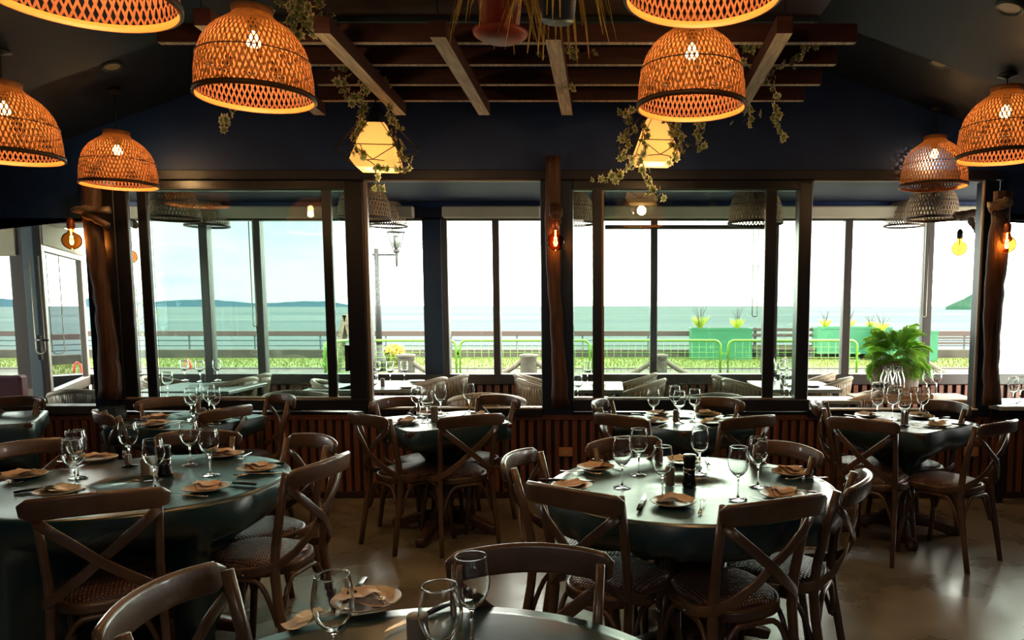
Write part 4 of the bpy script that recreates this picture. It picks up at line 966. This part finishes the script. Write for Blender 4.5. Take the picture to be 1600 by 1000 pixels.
for px, wpx, py, lab in ((272, 76, 343, 'unlit beige basket pendant on the terrace, left end of the tinted sash'), (324, 64, 354, 'smaller unlit basket pendant on the terrace beside the leftmost one'), (570, 80, 343, 'unlit beige basket pendant on the terrace behind the mullion left of the open bay'),
                     (606, 60, 354, 'unlit openwork basket pendant on the terrace above the street lamp'), (892, 76, 350, 'unlit basket pendant on the terrace just right of the centre post'), (1180, 84, 350, 'unlit basket pendant on the terrace behind the right sliding stile'),
                     (1412, 60, 354, 'smaller unlit openwork basket pendant on the terrace above the palm'), (1456, 78, 343, 'unlit beige basket pendant on the terrace above the palm, larger of the two')):
    o = dproto if first else copy_tree(dclean); first = False
    depth = .46*F/wpx; depth = min(depth, 8.05); sc = wpx*depth/F/.46
    d = ray(px, py); t = depth/(d.dot(Vector((0, cos(TH), -sin(TH))))); p = Vector((0,0,EYE))+d*t
    o.location = p; o.scale = (sc,)*3; hang(o, p, .46, 0, 2.62, lab, '', sc) if p.z+.78*.46*sc < 2.60 else None
    tag(o, lab, 'pendant lamp', 'unlit basket pendants on the terrace')
kill(dclean)
# bare globe bulbs
def globe(px, py, rpx, Y, top, label, lit, wall=None):
    c = P(px, py, Y); r = rpx*Y/F; t = empty('globe_bulb', (c.x, c.y, c.z), 0, label, 'light bulb', 'bare globe filament bulbs')
    b = MB(); b.lathe([(0,-r)]+[(r*sin(a), -r*cos(a)) for a in arc(12, .15, pi-.38)]+[(r*.34, r*1.05),(r*.30, r*1.35),(0, r*1.4)], 24); b.build('glass_globe', M['amber'], t)
    b = MB(); b.lathe([(0,r*1.3),(r*.36,r*1.3),(r*.40,r*1.5),(r*.40,r*2.2),(r*.2,r*2.5),(0,r*2.6)], 14); b.build('socket', M['copper'] if lit else M['lampgrey'], t)
    b = MB()
    for s in (-1, 1): b.tube([(s*r*.10,0,r*.5),(s*r*.16,0,-r*.1),(s*r*.05,0,-r*.45)], r*(.075 if lit else .03), 6)
    b.tube([(0,0,r*1.3),(0,0,r*.45)], r*.06, 6)
    b.build('filament', M['filament'] if lit else M['copper'], t)
    b = MB(); b.tube([(0,0,r*2.5),(0,0,top-c.z)], .0035, 6); b.build('cable', M['cord'], t)
    if lit:
        l = bpy.data.lights.new('bulb_light', 'POINT'); l.energy = .7; l.color = (1,.6,.25); l.shadow_soft_size = .02
        lo = bpy.data.objects.new('bulb_light', l); COL.objects.link(lo); lo.parent = t
    return t
globe(112, 376, 13.5, YB_, P(112, 327, YB_).z+.01, 'glowing globe bulb hanging from the left timber post', True)
globe(868, 378, 13.5, YB_-.06, P(869, 338, YB_).z, 'glowing globe bulb hanging from the centre timber post', True)
globe(1573, 382, 13.5, YB_-.05, P(1576, 318, YB_-.05).z, 'glowing globe bulb hanging from the right timber post', True)
globe(203, 401, 10.5, 6.3, P(205, 347, 6.3).z+.02, 'yellow globe bulb on the terrace behind the narrow left pane', False)
globe(1499, 388, 11.5, 6.3, P(1499, 337, 6.3).z+.02, 'yellow globe bulb on the terrace left of the right timber post', False)
# geometric wire pendants with cream shades
def geo(px, py0, py1, hw, Y, label):
    c = P(px, py1, Y); t = P(px, py0, Y); H = t.z-c.z; W = hw*Y/F; g = empty('wire_frame_pendant', (c.x, c.y, c.z), .0, label, 'pendant lamp', 'cream shades in black wire frames')
    b = MB(); n = 4; rt = W*.42; vs = []
    for r, z in ((W*.80,-.02*H),(W*1.02,.13*H),(rt,H)):
        for k in range(n): a = pi/4+k*pi/2+.12; vs.append((r*1.28*cos(a), r*1.28*sin(a), z))
    b.add(vs, [(q*4+k, q*4+(k+1)%4, q*4+4+(k+1)%4, q*4+4+k) for q in (0,1) for k in range(4)]+[(3,2,1,0)]); b.build('shade', M['shade'], g)
    b = MB(); n = 4; mid = []; low = []; top = []
    for k in range(6):
        a = k*pi/3+.15; mid.append(Vector((W*1.75*cos(a), W*1.35*sin(a), H*.42))); low.append(Vector((W*1.12*cos(a+pi/6), W*1.12*sin(a+pi/6), H*.10))); top.append(Vector((W*.42*cos(a+pi/6), W*.42*sin(a+pi/6), H*1.22)))
    r = .0028
    for k in range(6):
        j = (k+1) % 6
        b.tube([mid[k], low[k]], r, 4); b.tube([mid[j], low[k]], r, 4); b.tube([low[k], low[j]], r, 4); b.tube([mid[k], top[k]], r, 4); b.tube([mid[j], top[k]], r, 4); b.tube([top[k], top[j]], r, 4); b.tube([mid[k], mid[j]], r, 4)
    b.build('wire_cage', M['wire'], g)
    b = MB(); b.lathe([(rt*1.25,H*.99),(rt*.8,H*1.22),(.02,H*1.45),(0,H*1.5)], 6, sm=False); b.build('cap', M['navy2'], g)
    b = MB(); b.tube([(0,0,H*1.45),(0,0,2.80-c.z)], .004, 6); b.build('cord', M['cord'], g)
    l = bpy.data.lights.new('lamp_light', 'POINT'); l.energy = 3.0; l.color = (1,.62,.28); l.shadow_soft_size = .04
    lo = bpy.data.objects.new('lamp_light', l); COL.objects.link(lo); lo.parent = g; lo.location = (0,0,-.06)
geo(590, 194, 264, 37, 4.8, 'cream shade in a black wire cage with pale ivy, left one'); geo(1023, 188, 256, 35, 4.8, 'cream shade in a black wire cage with ivy, right one below the basket pendants')

# ================================================================== TIMBER TRELLIS with ivy
TRZ = 2.80; tre = empty('timber_trellis', (0,0,0), 0, 'hanging timber trellis of long battens and short cross beams under the ceiling', 'trellis')
def bat(px0, px1, py, lab=None):
    a, c = PZ(px0, py, TRZ), PZ(px1, py, TRZ); y = (a.y+c.y)/2; b = MB(); b.box(a.x, c.x, y-.022, y+.022, TRZ, TRZ+.09, bev=.003)
    for f in range(len(b.f)): pass
    o = b.build('batten', [M['redbeam']], tre); me = o.data; me.materials.append(M['underlight'])
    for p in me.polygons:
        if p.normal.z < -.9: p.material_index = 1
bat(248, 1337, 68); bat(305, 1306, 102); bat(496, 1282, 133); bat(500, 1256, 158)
def cross(px0, py0, px1, py1, wpx):
    a, c = PZ(px0, py0, TRZ-.075), PZ(px1, py1, TRZ-.075); w_ = .036; b = MB()
    d = (c-a).normalized(); s = Vector((d.y, -d.x, 0))*w_
    vs = [a-s, a+s, c+s, c-s]; vs += [v+Vector((0,0,.075)) for v in vs]
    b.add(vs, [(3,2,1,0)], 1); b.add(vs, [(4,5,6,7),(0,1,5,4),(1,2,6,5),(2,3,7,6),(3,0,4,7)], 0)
    b.build('cross_beam', [M['redbeam'], M['underlight']], tre)
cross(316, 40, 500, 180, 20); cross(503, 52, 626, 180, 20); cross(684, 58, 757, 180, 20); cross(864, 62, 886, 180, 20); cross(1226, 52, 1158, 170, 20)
for px, py in ((316, 45), (684, 60), (1226, 55), (1158, 165), (757, 175), (500, 175)):
    p = PZ(px, py, TRZ); zc = ceilz(p.x) if p.y > YS else loz(p.x)
    b = MB(); b.tube([(p.x, p.y, TRZ+.05 if False else TRZ), (p.x, p.y, zc)], .004, 6); b.build('hanging_wire', M['cord'], tre)
lv = []
for sc, sd in ((.036, 1), (.030, 2), (.024, 3)):
    b = MB(); pts = [(0,-.55),(.30,-.75),(.42,-.35),(.95,-.30),(.60,.05),(.62,.55),(.25,.45),(0,1.15),(-.25,.45),(-.62,.55),(-.60,.05),(-.95,-.30),(-.42,-.35),(-.30,-.75)]
    vs = [(0,0,0)]+[(x*sc, y*sc, sc*(.18*abs(x)+.10*sin(6*x+sd)-.12*max(0,y))) for x, y in pts]
    b.add(vs, [(0, i+1, (i+1) % 14+1) for i in range(14)], 0, False); lv.append(b.data('leaf', [M['ivy']]))
def vine(pts, n, label, seed, spread=.03, size=1.0):
    rnd = random.Random(seed); pts = [Vector(p) for p in pts]; root = empty('ivy_vine', pts[0], 0, label, 'ivy', 'variegated ivy vines'); o0 = pts[0]
    fine = []
    for a, c in zip(pts, pts[1:]):
        for k in range(5): fine.append(a.lerp(c, k/5)+Vector((rnd.gauss(0,.005), rnd.gauss(0,.005), 0))-o0)
    fine.append(pts[-1]-o0); b = MB(); b.tube(fine, .0028, 5); b.build('stem', M['ivystem'], root)
    for k in range(n):
        t = (k+rnd.random())/n*(len(fine)-1); i = int(t); p = fine[i].lerp(fine[min(i+1, len(fine)-1)], t-i)
        o = link('leaf', lv[rnd.randrange(3)], root, p+Vector((rnd.gauss(0,spread), rnd.gauss(0,spread), rnd.gauss(0,spread*.6))), (rnd.uniform(.7,2.2), rnd.uniform(-.6,.6), rnd.uniform(0,2*pi)))
        q = size*rnd.uniform(.75,1.15); o.scale = (q,q,q)
def vp(px, py, Y): return P(px, py, Y)
vine([vp(540,100,4.3), vp(536,130,4.3), vp(548,155,4.3), vp(565,150,4.3), vp(580,125,4.4), vp(590,110,4.4)], 44, 'ivy loop on the second cross beam of the trellis', 1, .028)
vine([vp(560,95,4.3), vp(585,115,4.4), vp(600,135,4.5), vp(612,175,4.7), vp(618,205,4.72), vp(624,232,4.7), vp(634,255,4.7)], 40, 'ivy trailing down the right side of the left wire cage pendant', 2, .018)
vine([vp(566,160,4.75), vp(562,190,4.7), vp(552,215,4.68), vp(560,238,4.62), vp(590,262,4.6), vp(586,280,4.6), vp(598,300,4.6)], 26, 'ivy strand lit golden below the left wire cage pendant', 3, .022, 1.1)
vine([vp(590,262,4.62), vp(615,262,4.66), vp(636,268,4.68), vp(644,250,4.7)], 14, 'short ivy strand under the left cream shade', 13, .016)
vine([vp(366,170,3.9), vp(362,185,3.9), vp(348,190,3.9), vp(355,206,3.9)], 9, 'small ivy tip below the left basket pendant', 4, .012)
vine([vp(445,0,3.6), vp(465,15,3.7), vp(478,30,3.7), vp(470,48,3.7)], 60, 'dense ivy clump beside the top of the left basket pendant', 5, .05)
vine([vp(500,20,3.75), vp(520,50,3.9), vp(548,80,4.1), vp(560,95,4.2)], 16, 'ivy climbing along the second cross beam', 15, .03)
vine([vp(975,172,4.4), vp(985,190,4.5), vp(980,215,4.6), vp(968,240,4.62), vp(985,258,4.62), vp(962,278,4.62), vp(940,280,4.62)], 46, 'ivy trailing left of the right wire cage pendant', 6, .028)
vine([vp(1040,190,4.6), vp(1058,205,4.6), vp(1060,230,4.62), vp(1052,252,4.6)], 30, 'ivy on the right side of the right wire cage pendant', 7, .022)
vine([vp(1000,195,4.55), vp(1010,225,4.55), vp(1004,250,4.55), vp(1008,275,4.55), vp(1020,295,4.55), vp(1028,310,4.55)], 28, 'ivy hanging across and below the right cream shade', 8, .022)
vine([vp(1093,180,4.5), vp(1094,200,4.5), vp(1092,220,4.5), vp(1096,236,4.5)], 13, 'short ivy tail below the right of the paired basket pendants', 9, .010)
vine([vp(1160,165,4.7), vp(1172,180,4.7), vp(1160,192,4.7)], 12, 'dark ivy sprig at the lower end of the right cross beam', 10, .03)
vine([vp(1205,108,4.3), vp(1206,135,4.3), vp(1210,165,4.3), vp(1217,190,4.3), vp(1222,220,4.3)], 22, 'long thin ivy tail hanging at the right of the trellis', 11, .010)
vine([vp(1175,98,4.2), vp(1200,100,4.2), vp(1245,98,4.1), vp(1262,70,4.0), vp(1280,30,3.9)], 34, 'dull ivy winding over the right end of the trellis', 12, .022)
vine([vp(850,90,4.0), vp(846,78,4.0), vp(880,75,4.0), vp(900,88,4.0), vp(925,80,4.0)], 10, 'few ivy leaves by the middle cross beam', 14, .02)
vine([vp(886,128,4.3), vp(884,134,4.3), vp(892,136,4.3)], 4, 'single green sprig on the middle cross beam', 16, .012)
vine([vp(1100,40,3.9), vp(1150,60,4.0), vp(1180,90,4.1)], 24, 'dark ivy above the trellis between pendants and right cross beam', 17, .04)
# hanging spider plants
def spider(px, py, Y, pw, label, saucer, blades, seed, spread_l=.28):
    rnd = random.Random(seed); c = P(px, py, Y); g = empty('hanging_planter', c, 0, label, 'hanging plant', 'hanging spider plant pots')
    w_ = pw*Y/F
    if saucer: b = MB(); b.lathe([(0,0),(w_*.75,0),(w_,.018),(w_*1.04,.032),(w_,.034),(0,.02)], 28); b.build('saucer', M['terracotta'], g)
    b = MB(); b.lathe([(0,.034),(w_*.68,.034),(w_*.92,.24),(w_*.97,.25),(w_*.90,.25),(0,.22)], 24); b.build('pot', M['navy2'] if not saucer else M['terracotta'], g)
    b = MB(); zt = loz(c.x)-c.z
    for k in range(3): a = k*2.1; b.tube([(w_*.9*cos(a), w_*.9*sin(a), .24), (0,0,max(.3, zt))], .003, 4)
    b.build('hanger', M['cord'], g)
    for k in range(blades):
        a = rnd.uniform(0, 2*pi); l = rnd.uniform(.6,1)*spread_l; b = MB(); pts = []
        for i in range(7): t = i/6; pts.append(((w_*.5+l*t*.8)*cos(a), (w_*.5+l*t*.8)*sin(a), .24+.10*sin(t*2.4)-.42*t*t*rnd.uniform(.9,1.1)*l/.28))
        b.sweep(pts, [(-.012,0),(0,-.002),(.012,0),(0,.0015)], scale=[1,1,1,.9,.7,.5,.15], sm=False); b.build('blade', M['spider'], g)
spider(782, 62, 3.3, 40, 'spider plant on a red clay saucer hanging above the trellis', True, 40, 1, .215)
spider(872, 46, 3.1, 36, 'spider plant in a dark hanging pot beside the one with the red saucer', False, 40, 2, .25)

# ================================================================== TERRACE FURNITURE
def make_rattan():
    g = empty('rattan_tub_chair'); n = 29; rim = []; low = []
    for i in range(n):
        a = R(-125+250*i/(n-1)); k = abs(a)/R(125); rim.append(Vector((.305*sin(a), -.29*cos(a)-.02, .80-.17*k**1.6))); low.append(Vector((.235*sin(a), -.22*cos(a), .43)))
    b = MB(); b.tube(rim, .022, 8); b.build('rim', M['rattanrim'], g)
    b = MB(); vs = []; m = 6
    for i in range(n):
        for k in range(m): t = k/(m-1); p = rim[i].lerp(low[i], t); o = Vector((sin(R(-125+250*i/(n-1))), -cos(R(-125+250*i/(n-1))), 0))*(.02*sin(pi*t)); vs.append(p+o)
    b.add(vs, [(i*m+k, (i+1)*m+k, (i+1)*m+k+1, i*m+k+1) for i in range(n-1) for k in range(m-1)], 0, True); o = b.build('woven_shell', M['rattan'], g); md = o.modifiers.new('t', 'SOLIDIFY'); md.thickness = .012
    b = MB(); b.lathe([(0,.40),(.23,.40),(.245,.42),(.235,.45),(0,.46)], 28); b.build('seat', M['rattan'], g)
    for sx in (-1, 1):
        for sy in (-1, 1):
            b = MB(); b.tube([(sx*.17, sy*.16, .41), (sx*.22, sy*.21, 0)], .014, 8); b.build('leg', M['rattanrim'], g)
    return g
rat = Proto(make_rattan())
def tub(px, py, ang, label, z=.80):
    p = PZ(px, py, z); d = Vector((-sin(R(ang)), cos(R(ang)), 0)); o = p+d*.29
    rat.put((o.x, o.y, 0), R(ang), label, 'chair', 'cream rattan tub chairs on the terrace')
tub(228, 590, -80, 'cream rattan tub chair at the left of the back left terrace table'); tub(386, 592, 78, 'front one of two cream rattan chairs right of the back left terrace table'); tub(411, 586, 84, 'rear one of two cream rattan chairs right of the back left terrace table')
tub(492, 595, -75, 'cream rattan tub chair left of the mullion before the open bay'); tub(457, 613, 5, 'rattan chair whose curved top shows just above the sill, left'); tub(686, 592, 70, 'front rattan chair right of the terrace table in the open bay'); tub(722, 587, 76, 'rear rattan chair right of the terrace table in the open bay')
tub(808, 586, -80, 'rear of two rattan chairs left of the centre post'); tub(814, 594, -70, 'front of two rattan chairs left of the centre post'); tub(1020, 585, 70, 'rear rattan chair leaning behind the right sash'); tub(1034, 594, 72, 'front rattan chair leaning behind the right sash')
tub(1120, 588, -80, 'rear rattan chair left of the long terrace table behind the right stile'); tub(1140, 594, -70, 'front rattan chair left of the long terrace table behind the right stile')
tub(1300, 584, 60, 'smaller-looking rattan chair at the far side right of the terrace table'); tub(1326, 591, 62, 'rattan chair with round rim at the right of the terrace table, beside the palm'); tub(1372, 611, 60, 'rattan chair close behind the sill below the palm'); tub(116, 611, 8, 'rattan chair behind the left side window'); tub(757, 617, 5, 'rattan chair top just above the sill in the open left bay'); tub(1117, 617, 10, 'rattan chair top just above the sill behind the right sash')
def ttable(px, py, w_, d_, label, mat='greytop'):
    c = PZ(px, py, .75); t = empty('terrace_table', (c.x, c.y, 0), 0, label, 'table', 'terrace tables')
    b = MB(); b.box(-w_/2, w_/2, -d_/2, d_/2, .715, .748, bev=.006); b.build('tabletop', M[mat], t)
    for sx in (-1, 1):
        for sy in (-1, 1): b = MB(); b.box(sx*(w_/2-.05)-.022, sx*(w_/2-.05)+.022, sy*(d_/2-.05)-.022, sy*(d_/2-.05)+.022, 0, .715, bev=.003); b.build('leg', M['frame'], t)
    return c
ttable(318, 604, .85, .75, 'grey topped terrace table behind the tinted sash'); ttable(608, 601, .75, .8, 'pale terrace table in the open left bay'); ttable(532, 604, .5, .6, 'small pale terrace table behind the narrow tinted pane'); ttable(922, 602, .62, .75, 'terrace table behind the narrow pane right of the centre post')
ttable(1238, 601, .72, .8, 'terrace table behind the right sliding stile'); ttable(1425, 619, .95, .45, 'wooden terrace table under the potted palm', 'crate'); ttable(1606, 628, .7, .5, 'white-lit terrace table beyond the right timber post'); ttable(614, 621, .5, .28, 'narrow terrace table just behind the open left bay sill'); ttable(912, 622, .4, .28, 'tiny terrace table just behind the sill beside the centre post'); ttable(1250, 622, .9, .28, 'narrow terrace table just behind the right sashes'); ttable(240, 617, .6, .28, 'narrow terrace table just behind the tinted sash')
glassware([(263, 620, 'terrace glass nearest the thick tinted stile'), (289, 594, 'terrace glass left of the red pipe'), (313, 596, 'terrace glass right of the red pipe'), (340, 594, 'terrace glass seen against the thin outer mullion'), (584, 620, 'terrace glass just behind the sill of the open left bay'), (589, 597, 'left glass of three on the open bay terrace table'), (610, 598, 'middle glass of three on the open bay terrace table'), (632, 597, 'right glass of three by the pale bollard'),
 (903, 624, 'terrace glass right behind the sill beside the centre post'), (918, 598, 'terrace glass farther back beside the centre post'), (1225, 622, 'terrace glass close behind the narrow right pane'), (1233, 624, 'second terrace glass close behind the narrow right pane'), (1222, 594, 'terrace glass next to the carafe'), (1236, 594, 'terrace glass right of the carafe'), (1448, 616, 'left of two glasses right of the palm pot'), (1463, 616, 'right of two glasses right of the palm pot'), (1582, 633, 'left glass at the right edge beyond the timber post'), (1593, 630, 'right glass at the right edge beyond the timber post')], group='wine glasses on the terrace tables', z=.749)
b = MB(); b.lathe([(0,0),(.034,0),(.037,.01),(.037,.12),(.030,.16),(.014,.20),(.013,.25),(.016,.255),(.012,.255),(.010,.20),(.026,.155),(.033,.12),(.033,.012),(0,.008)], 18); BM = b.data('bottle', [M['glass']])
for px, py, wq in ((1387, 621, 'second from the left, at the front'), (1393, 617, 'in the middle'), (1400, 622, 'second from the right, at the front'), (1381, 617, 'leftmost'), (1406, 618, 'rightmost, nearest the pot')):
    tag(link('bottle', BM, None, PZ(px, py, .75)), 'clear glass bottle left of the palm pot, '+wq, 'bottle', 'cluster of clear bottles left of the palm pot')
tag(link('bottle', BM, None, PZ(1208, 594, .75)), 'clear carafe on the terrace table behind the right stile', 'bottle')
lt = empty('letter_tray', PZ(1424, 622, .75), 0, 'pale wooden tray with standing cut-out letters in front of the palm pot', 'tray')
b = MB(); b.box(-.26,.16,-.05,.05,0,.035,bev=.004); b.build('base', M['crate'], lt)
tx = bpy.data.curves.new('letters', 'FONT'); tx.body = 'GOURME'; tx.size = .085; tx.extrude = .006; tx.align_x = 'CENTER'; tx.materials.append(M['crate'])
tmp_ = bpy.data.objects.new('letters', tx); COL.objects.link(tmp_); bpy.context.view_layer.update()
me_ = bpy.data.meshes.new_from_object(tmp_.evaluated_get(bpy.context.evaluated_depsgraph_get())); bpy.data.objects.remove(tmp_)
to = bpy.data.objects.new('letters', me_); COL.objects.link(to); to.parent = lt; to.location = (-.02, -.02, .037); to.rotation_euler = (pi/2, 0, 0)
jr = empty('lidded_jar', PZ(1377, 615, .75), 0, 'small jar with dark band and pale lid left of the clear bottles', 'jar')
b = MB(); b.lathe([(0,0),(.05,0),(.055,.02),(.055,.06),(0,.06)], 20); b.build('jar', M['salt'], jr); b = MB(); b.lathe([(0,.06),(.072,.06),(.078,.075),(.074,.085),(0,.085)], 20); b.build('band', M['black'], jr); b = MB(); b.lathe([(0,.085),(.076,.085),(.07,.096),(0,.10)], 20); b.build('lid', M['white'], jr)
for px, py, lab in ((318, 590, 'white cylinder candle holder on the grey terrace table'), (1222, 600, 'white candle holder beside the carafe'), (598, 598, 'grey shaker on the terrace table in the open left bay')):
    o = link('shaker', SM, None, PZ(px, py+6, .75)); tag(o, lab, 'shaker', 'small holders on terrace tables')
for px, py, lab in ((636, 606, 'flat dark plate on the open bay terrace table, front'), (650, 597, 'flat dark plate on the open bay terrace table, back'), (345, 600, 'flat plate on the grey terrace table'), (1270, 604, 'flat plate on the terrace table by the round rattan chair'), (935, 603, 'flat plate on the terrace table right of the centre post')):
    tag(link('side_plate', PM, None, PZ(px, py, .75)), lab, 'plate', 'plates on the terrace tables')
# potted palm
Yp = 6.9; pc = PZ(1405, 609, .75); pp = empty('potted_palm', (pc.x, pc.y+.12, .75), 0, 'bushy green palm in a taupe pot on the terrace table', 'potted plant')
b = MB(); b.lathe([(0,0),(.185,0),(.205,.03),(.215,.24),(.20,.26),(.185,.24),(0,.22)], 32); b.build('pot', M['pot'], pp)
def frond_mesh(seed, L_=.42):
    rnd = random.Random(seed); b = MB(); pts = [Vector((L_*t*(1-.15*t), 0, L_*(.55*t-.95*t*t))) for t in [i/9 for i in range(10)]]
    b.tube(pts, .0032, 4, scale=[1.2-.1*i for i in range(10)])
    for i in range(3, 30):
        t = i/30; k = t*9; p = pts[int(k)].lerp(pts[min(9, int(k)+1)], k-int(k)); ll = .16*sin(pi*min(1, .18+t*.85))*rnd.uniform(.85,1.1)+.03
        for s in (-1, 1):
            a = R(38+20*(1-t)); q = p+Vector((ll*cos(a), s*ll*sin(a), -.35*ll+rnd.uniform(-.02,.02))); m_ = p.lerp(q, .5)+Vector((0,0,.02)); w_ = .0042
            b.add([p, m_+Vector((w_*s*.3,0,w_)), q, m_-Vector((w_*s*.3,0,w_)), ], [(0,1,2),(0,2,3)])
    return b.data('frond', [M['leaf']])
fm = [frond_mesh(k, l) for k, l in ((1,.46),(2,.38),(3,.30))]; rnd = random.Random(4)
for k in range(74):
    el = rnd.uniform(-.65, 1.15); az = rnd.uniform(0, 2*pi); r0 = .05
    o = link('frond', fm[rnd.randrange(3)], pp, (r0*cos(az), r0*sin(az), .26+.10*max(0, el)), None)
    o.rotation_euler = Euler((rnd.uniform(-.4,.4), -el, az)); o.scale = (rnd.uniform(.58,.78),)*3
# burgundy seat back behind the left side window
t = empty('padded_chair', (PX(2, 6.2), 6.2, 0), 0, 'burgundy leather padded chair back at the left edge', 'chair')
b = MB(); b.box(-.22,.14,-.05,.05,.40,PH(586,6.2),bev=.02); b.build('backrest', M['leather'], t); b = MB(); b.box(-.22,.14,.0,.45,.38,.48,bev=.02); b.build('seat', M['leather'], t)
for x in (-.18, .10):
    for y in (.02, .40): b = MB(); b.box(x-.02, x+.02, y-.02, y+.02, 0, .38); b.build('leg', M['frame'], t)
# blind cords
def loop_cord(px0, px1, py0, py1, Y, label):
    a = P(px0, py0, Y); c = P(px1, py0, Y); z1 = P(px0, py1, Y).z; m_ = (a.x+c.x)/2; r = abs(c.x-a.x)/2+.004
    pts = [a, Vector((a.x, Y, z1+r))]+[Vector((m_-r*cos(q), Y, z1+r-r*sin(q))) for q in arc(7, .2, pi-.2)]+[Vector((c.x, Y, z1+r)), c]
    b = MB(); b.tube(pts, .0055, 5); tag(b.build('blind_cord', M['beadcord']), label, 'blind cord', 'looped roller blind cords')
loop_cord(46, 60, 400, 553, 6.5, 'longer cream blind cord beside the blue-grey post at the left'); loop_cord(134, 150, 365, 552, 7.9, 'cream blind cord just left of the left timber post'); loop_cord(388, 394, 343, 510, 8.05, 'thin blind cord hanging inside the tinted sash'); loop_cord(1446, 1453, 343, 495, 8.05, 'blind cord looped on the outer mullion above the palm'); loop_cord(1178, 1186, 343, 495, 8.05, 'thin blind cord beside the right sliding stile')
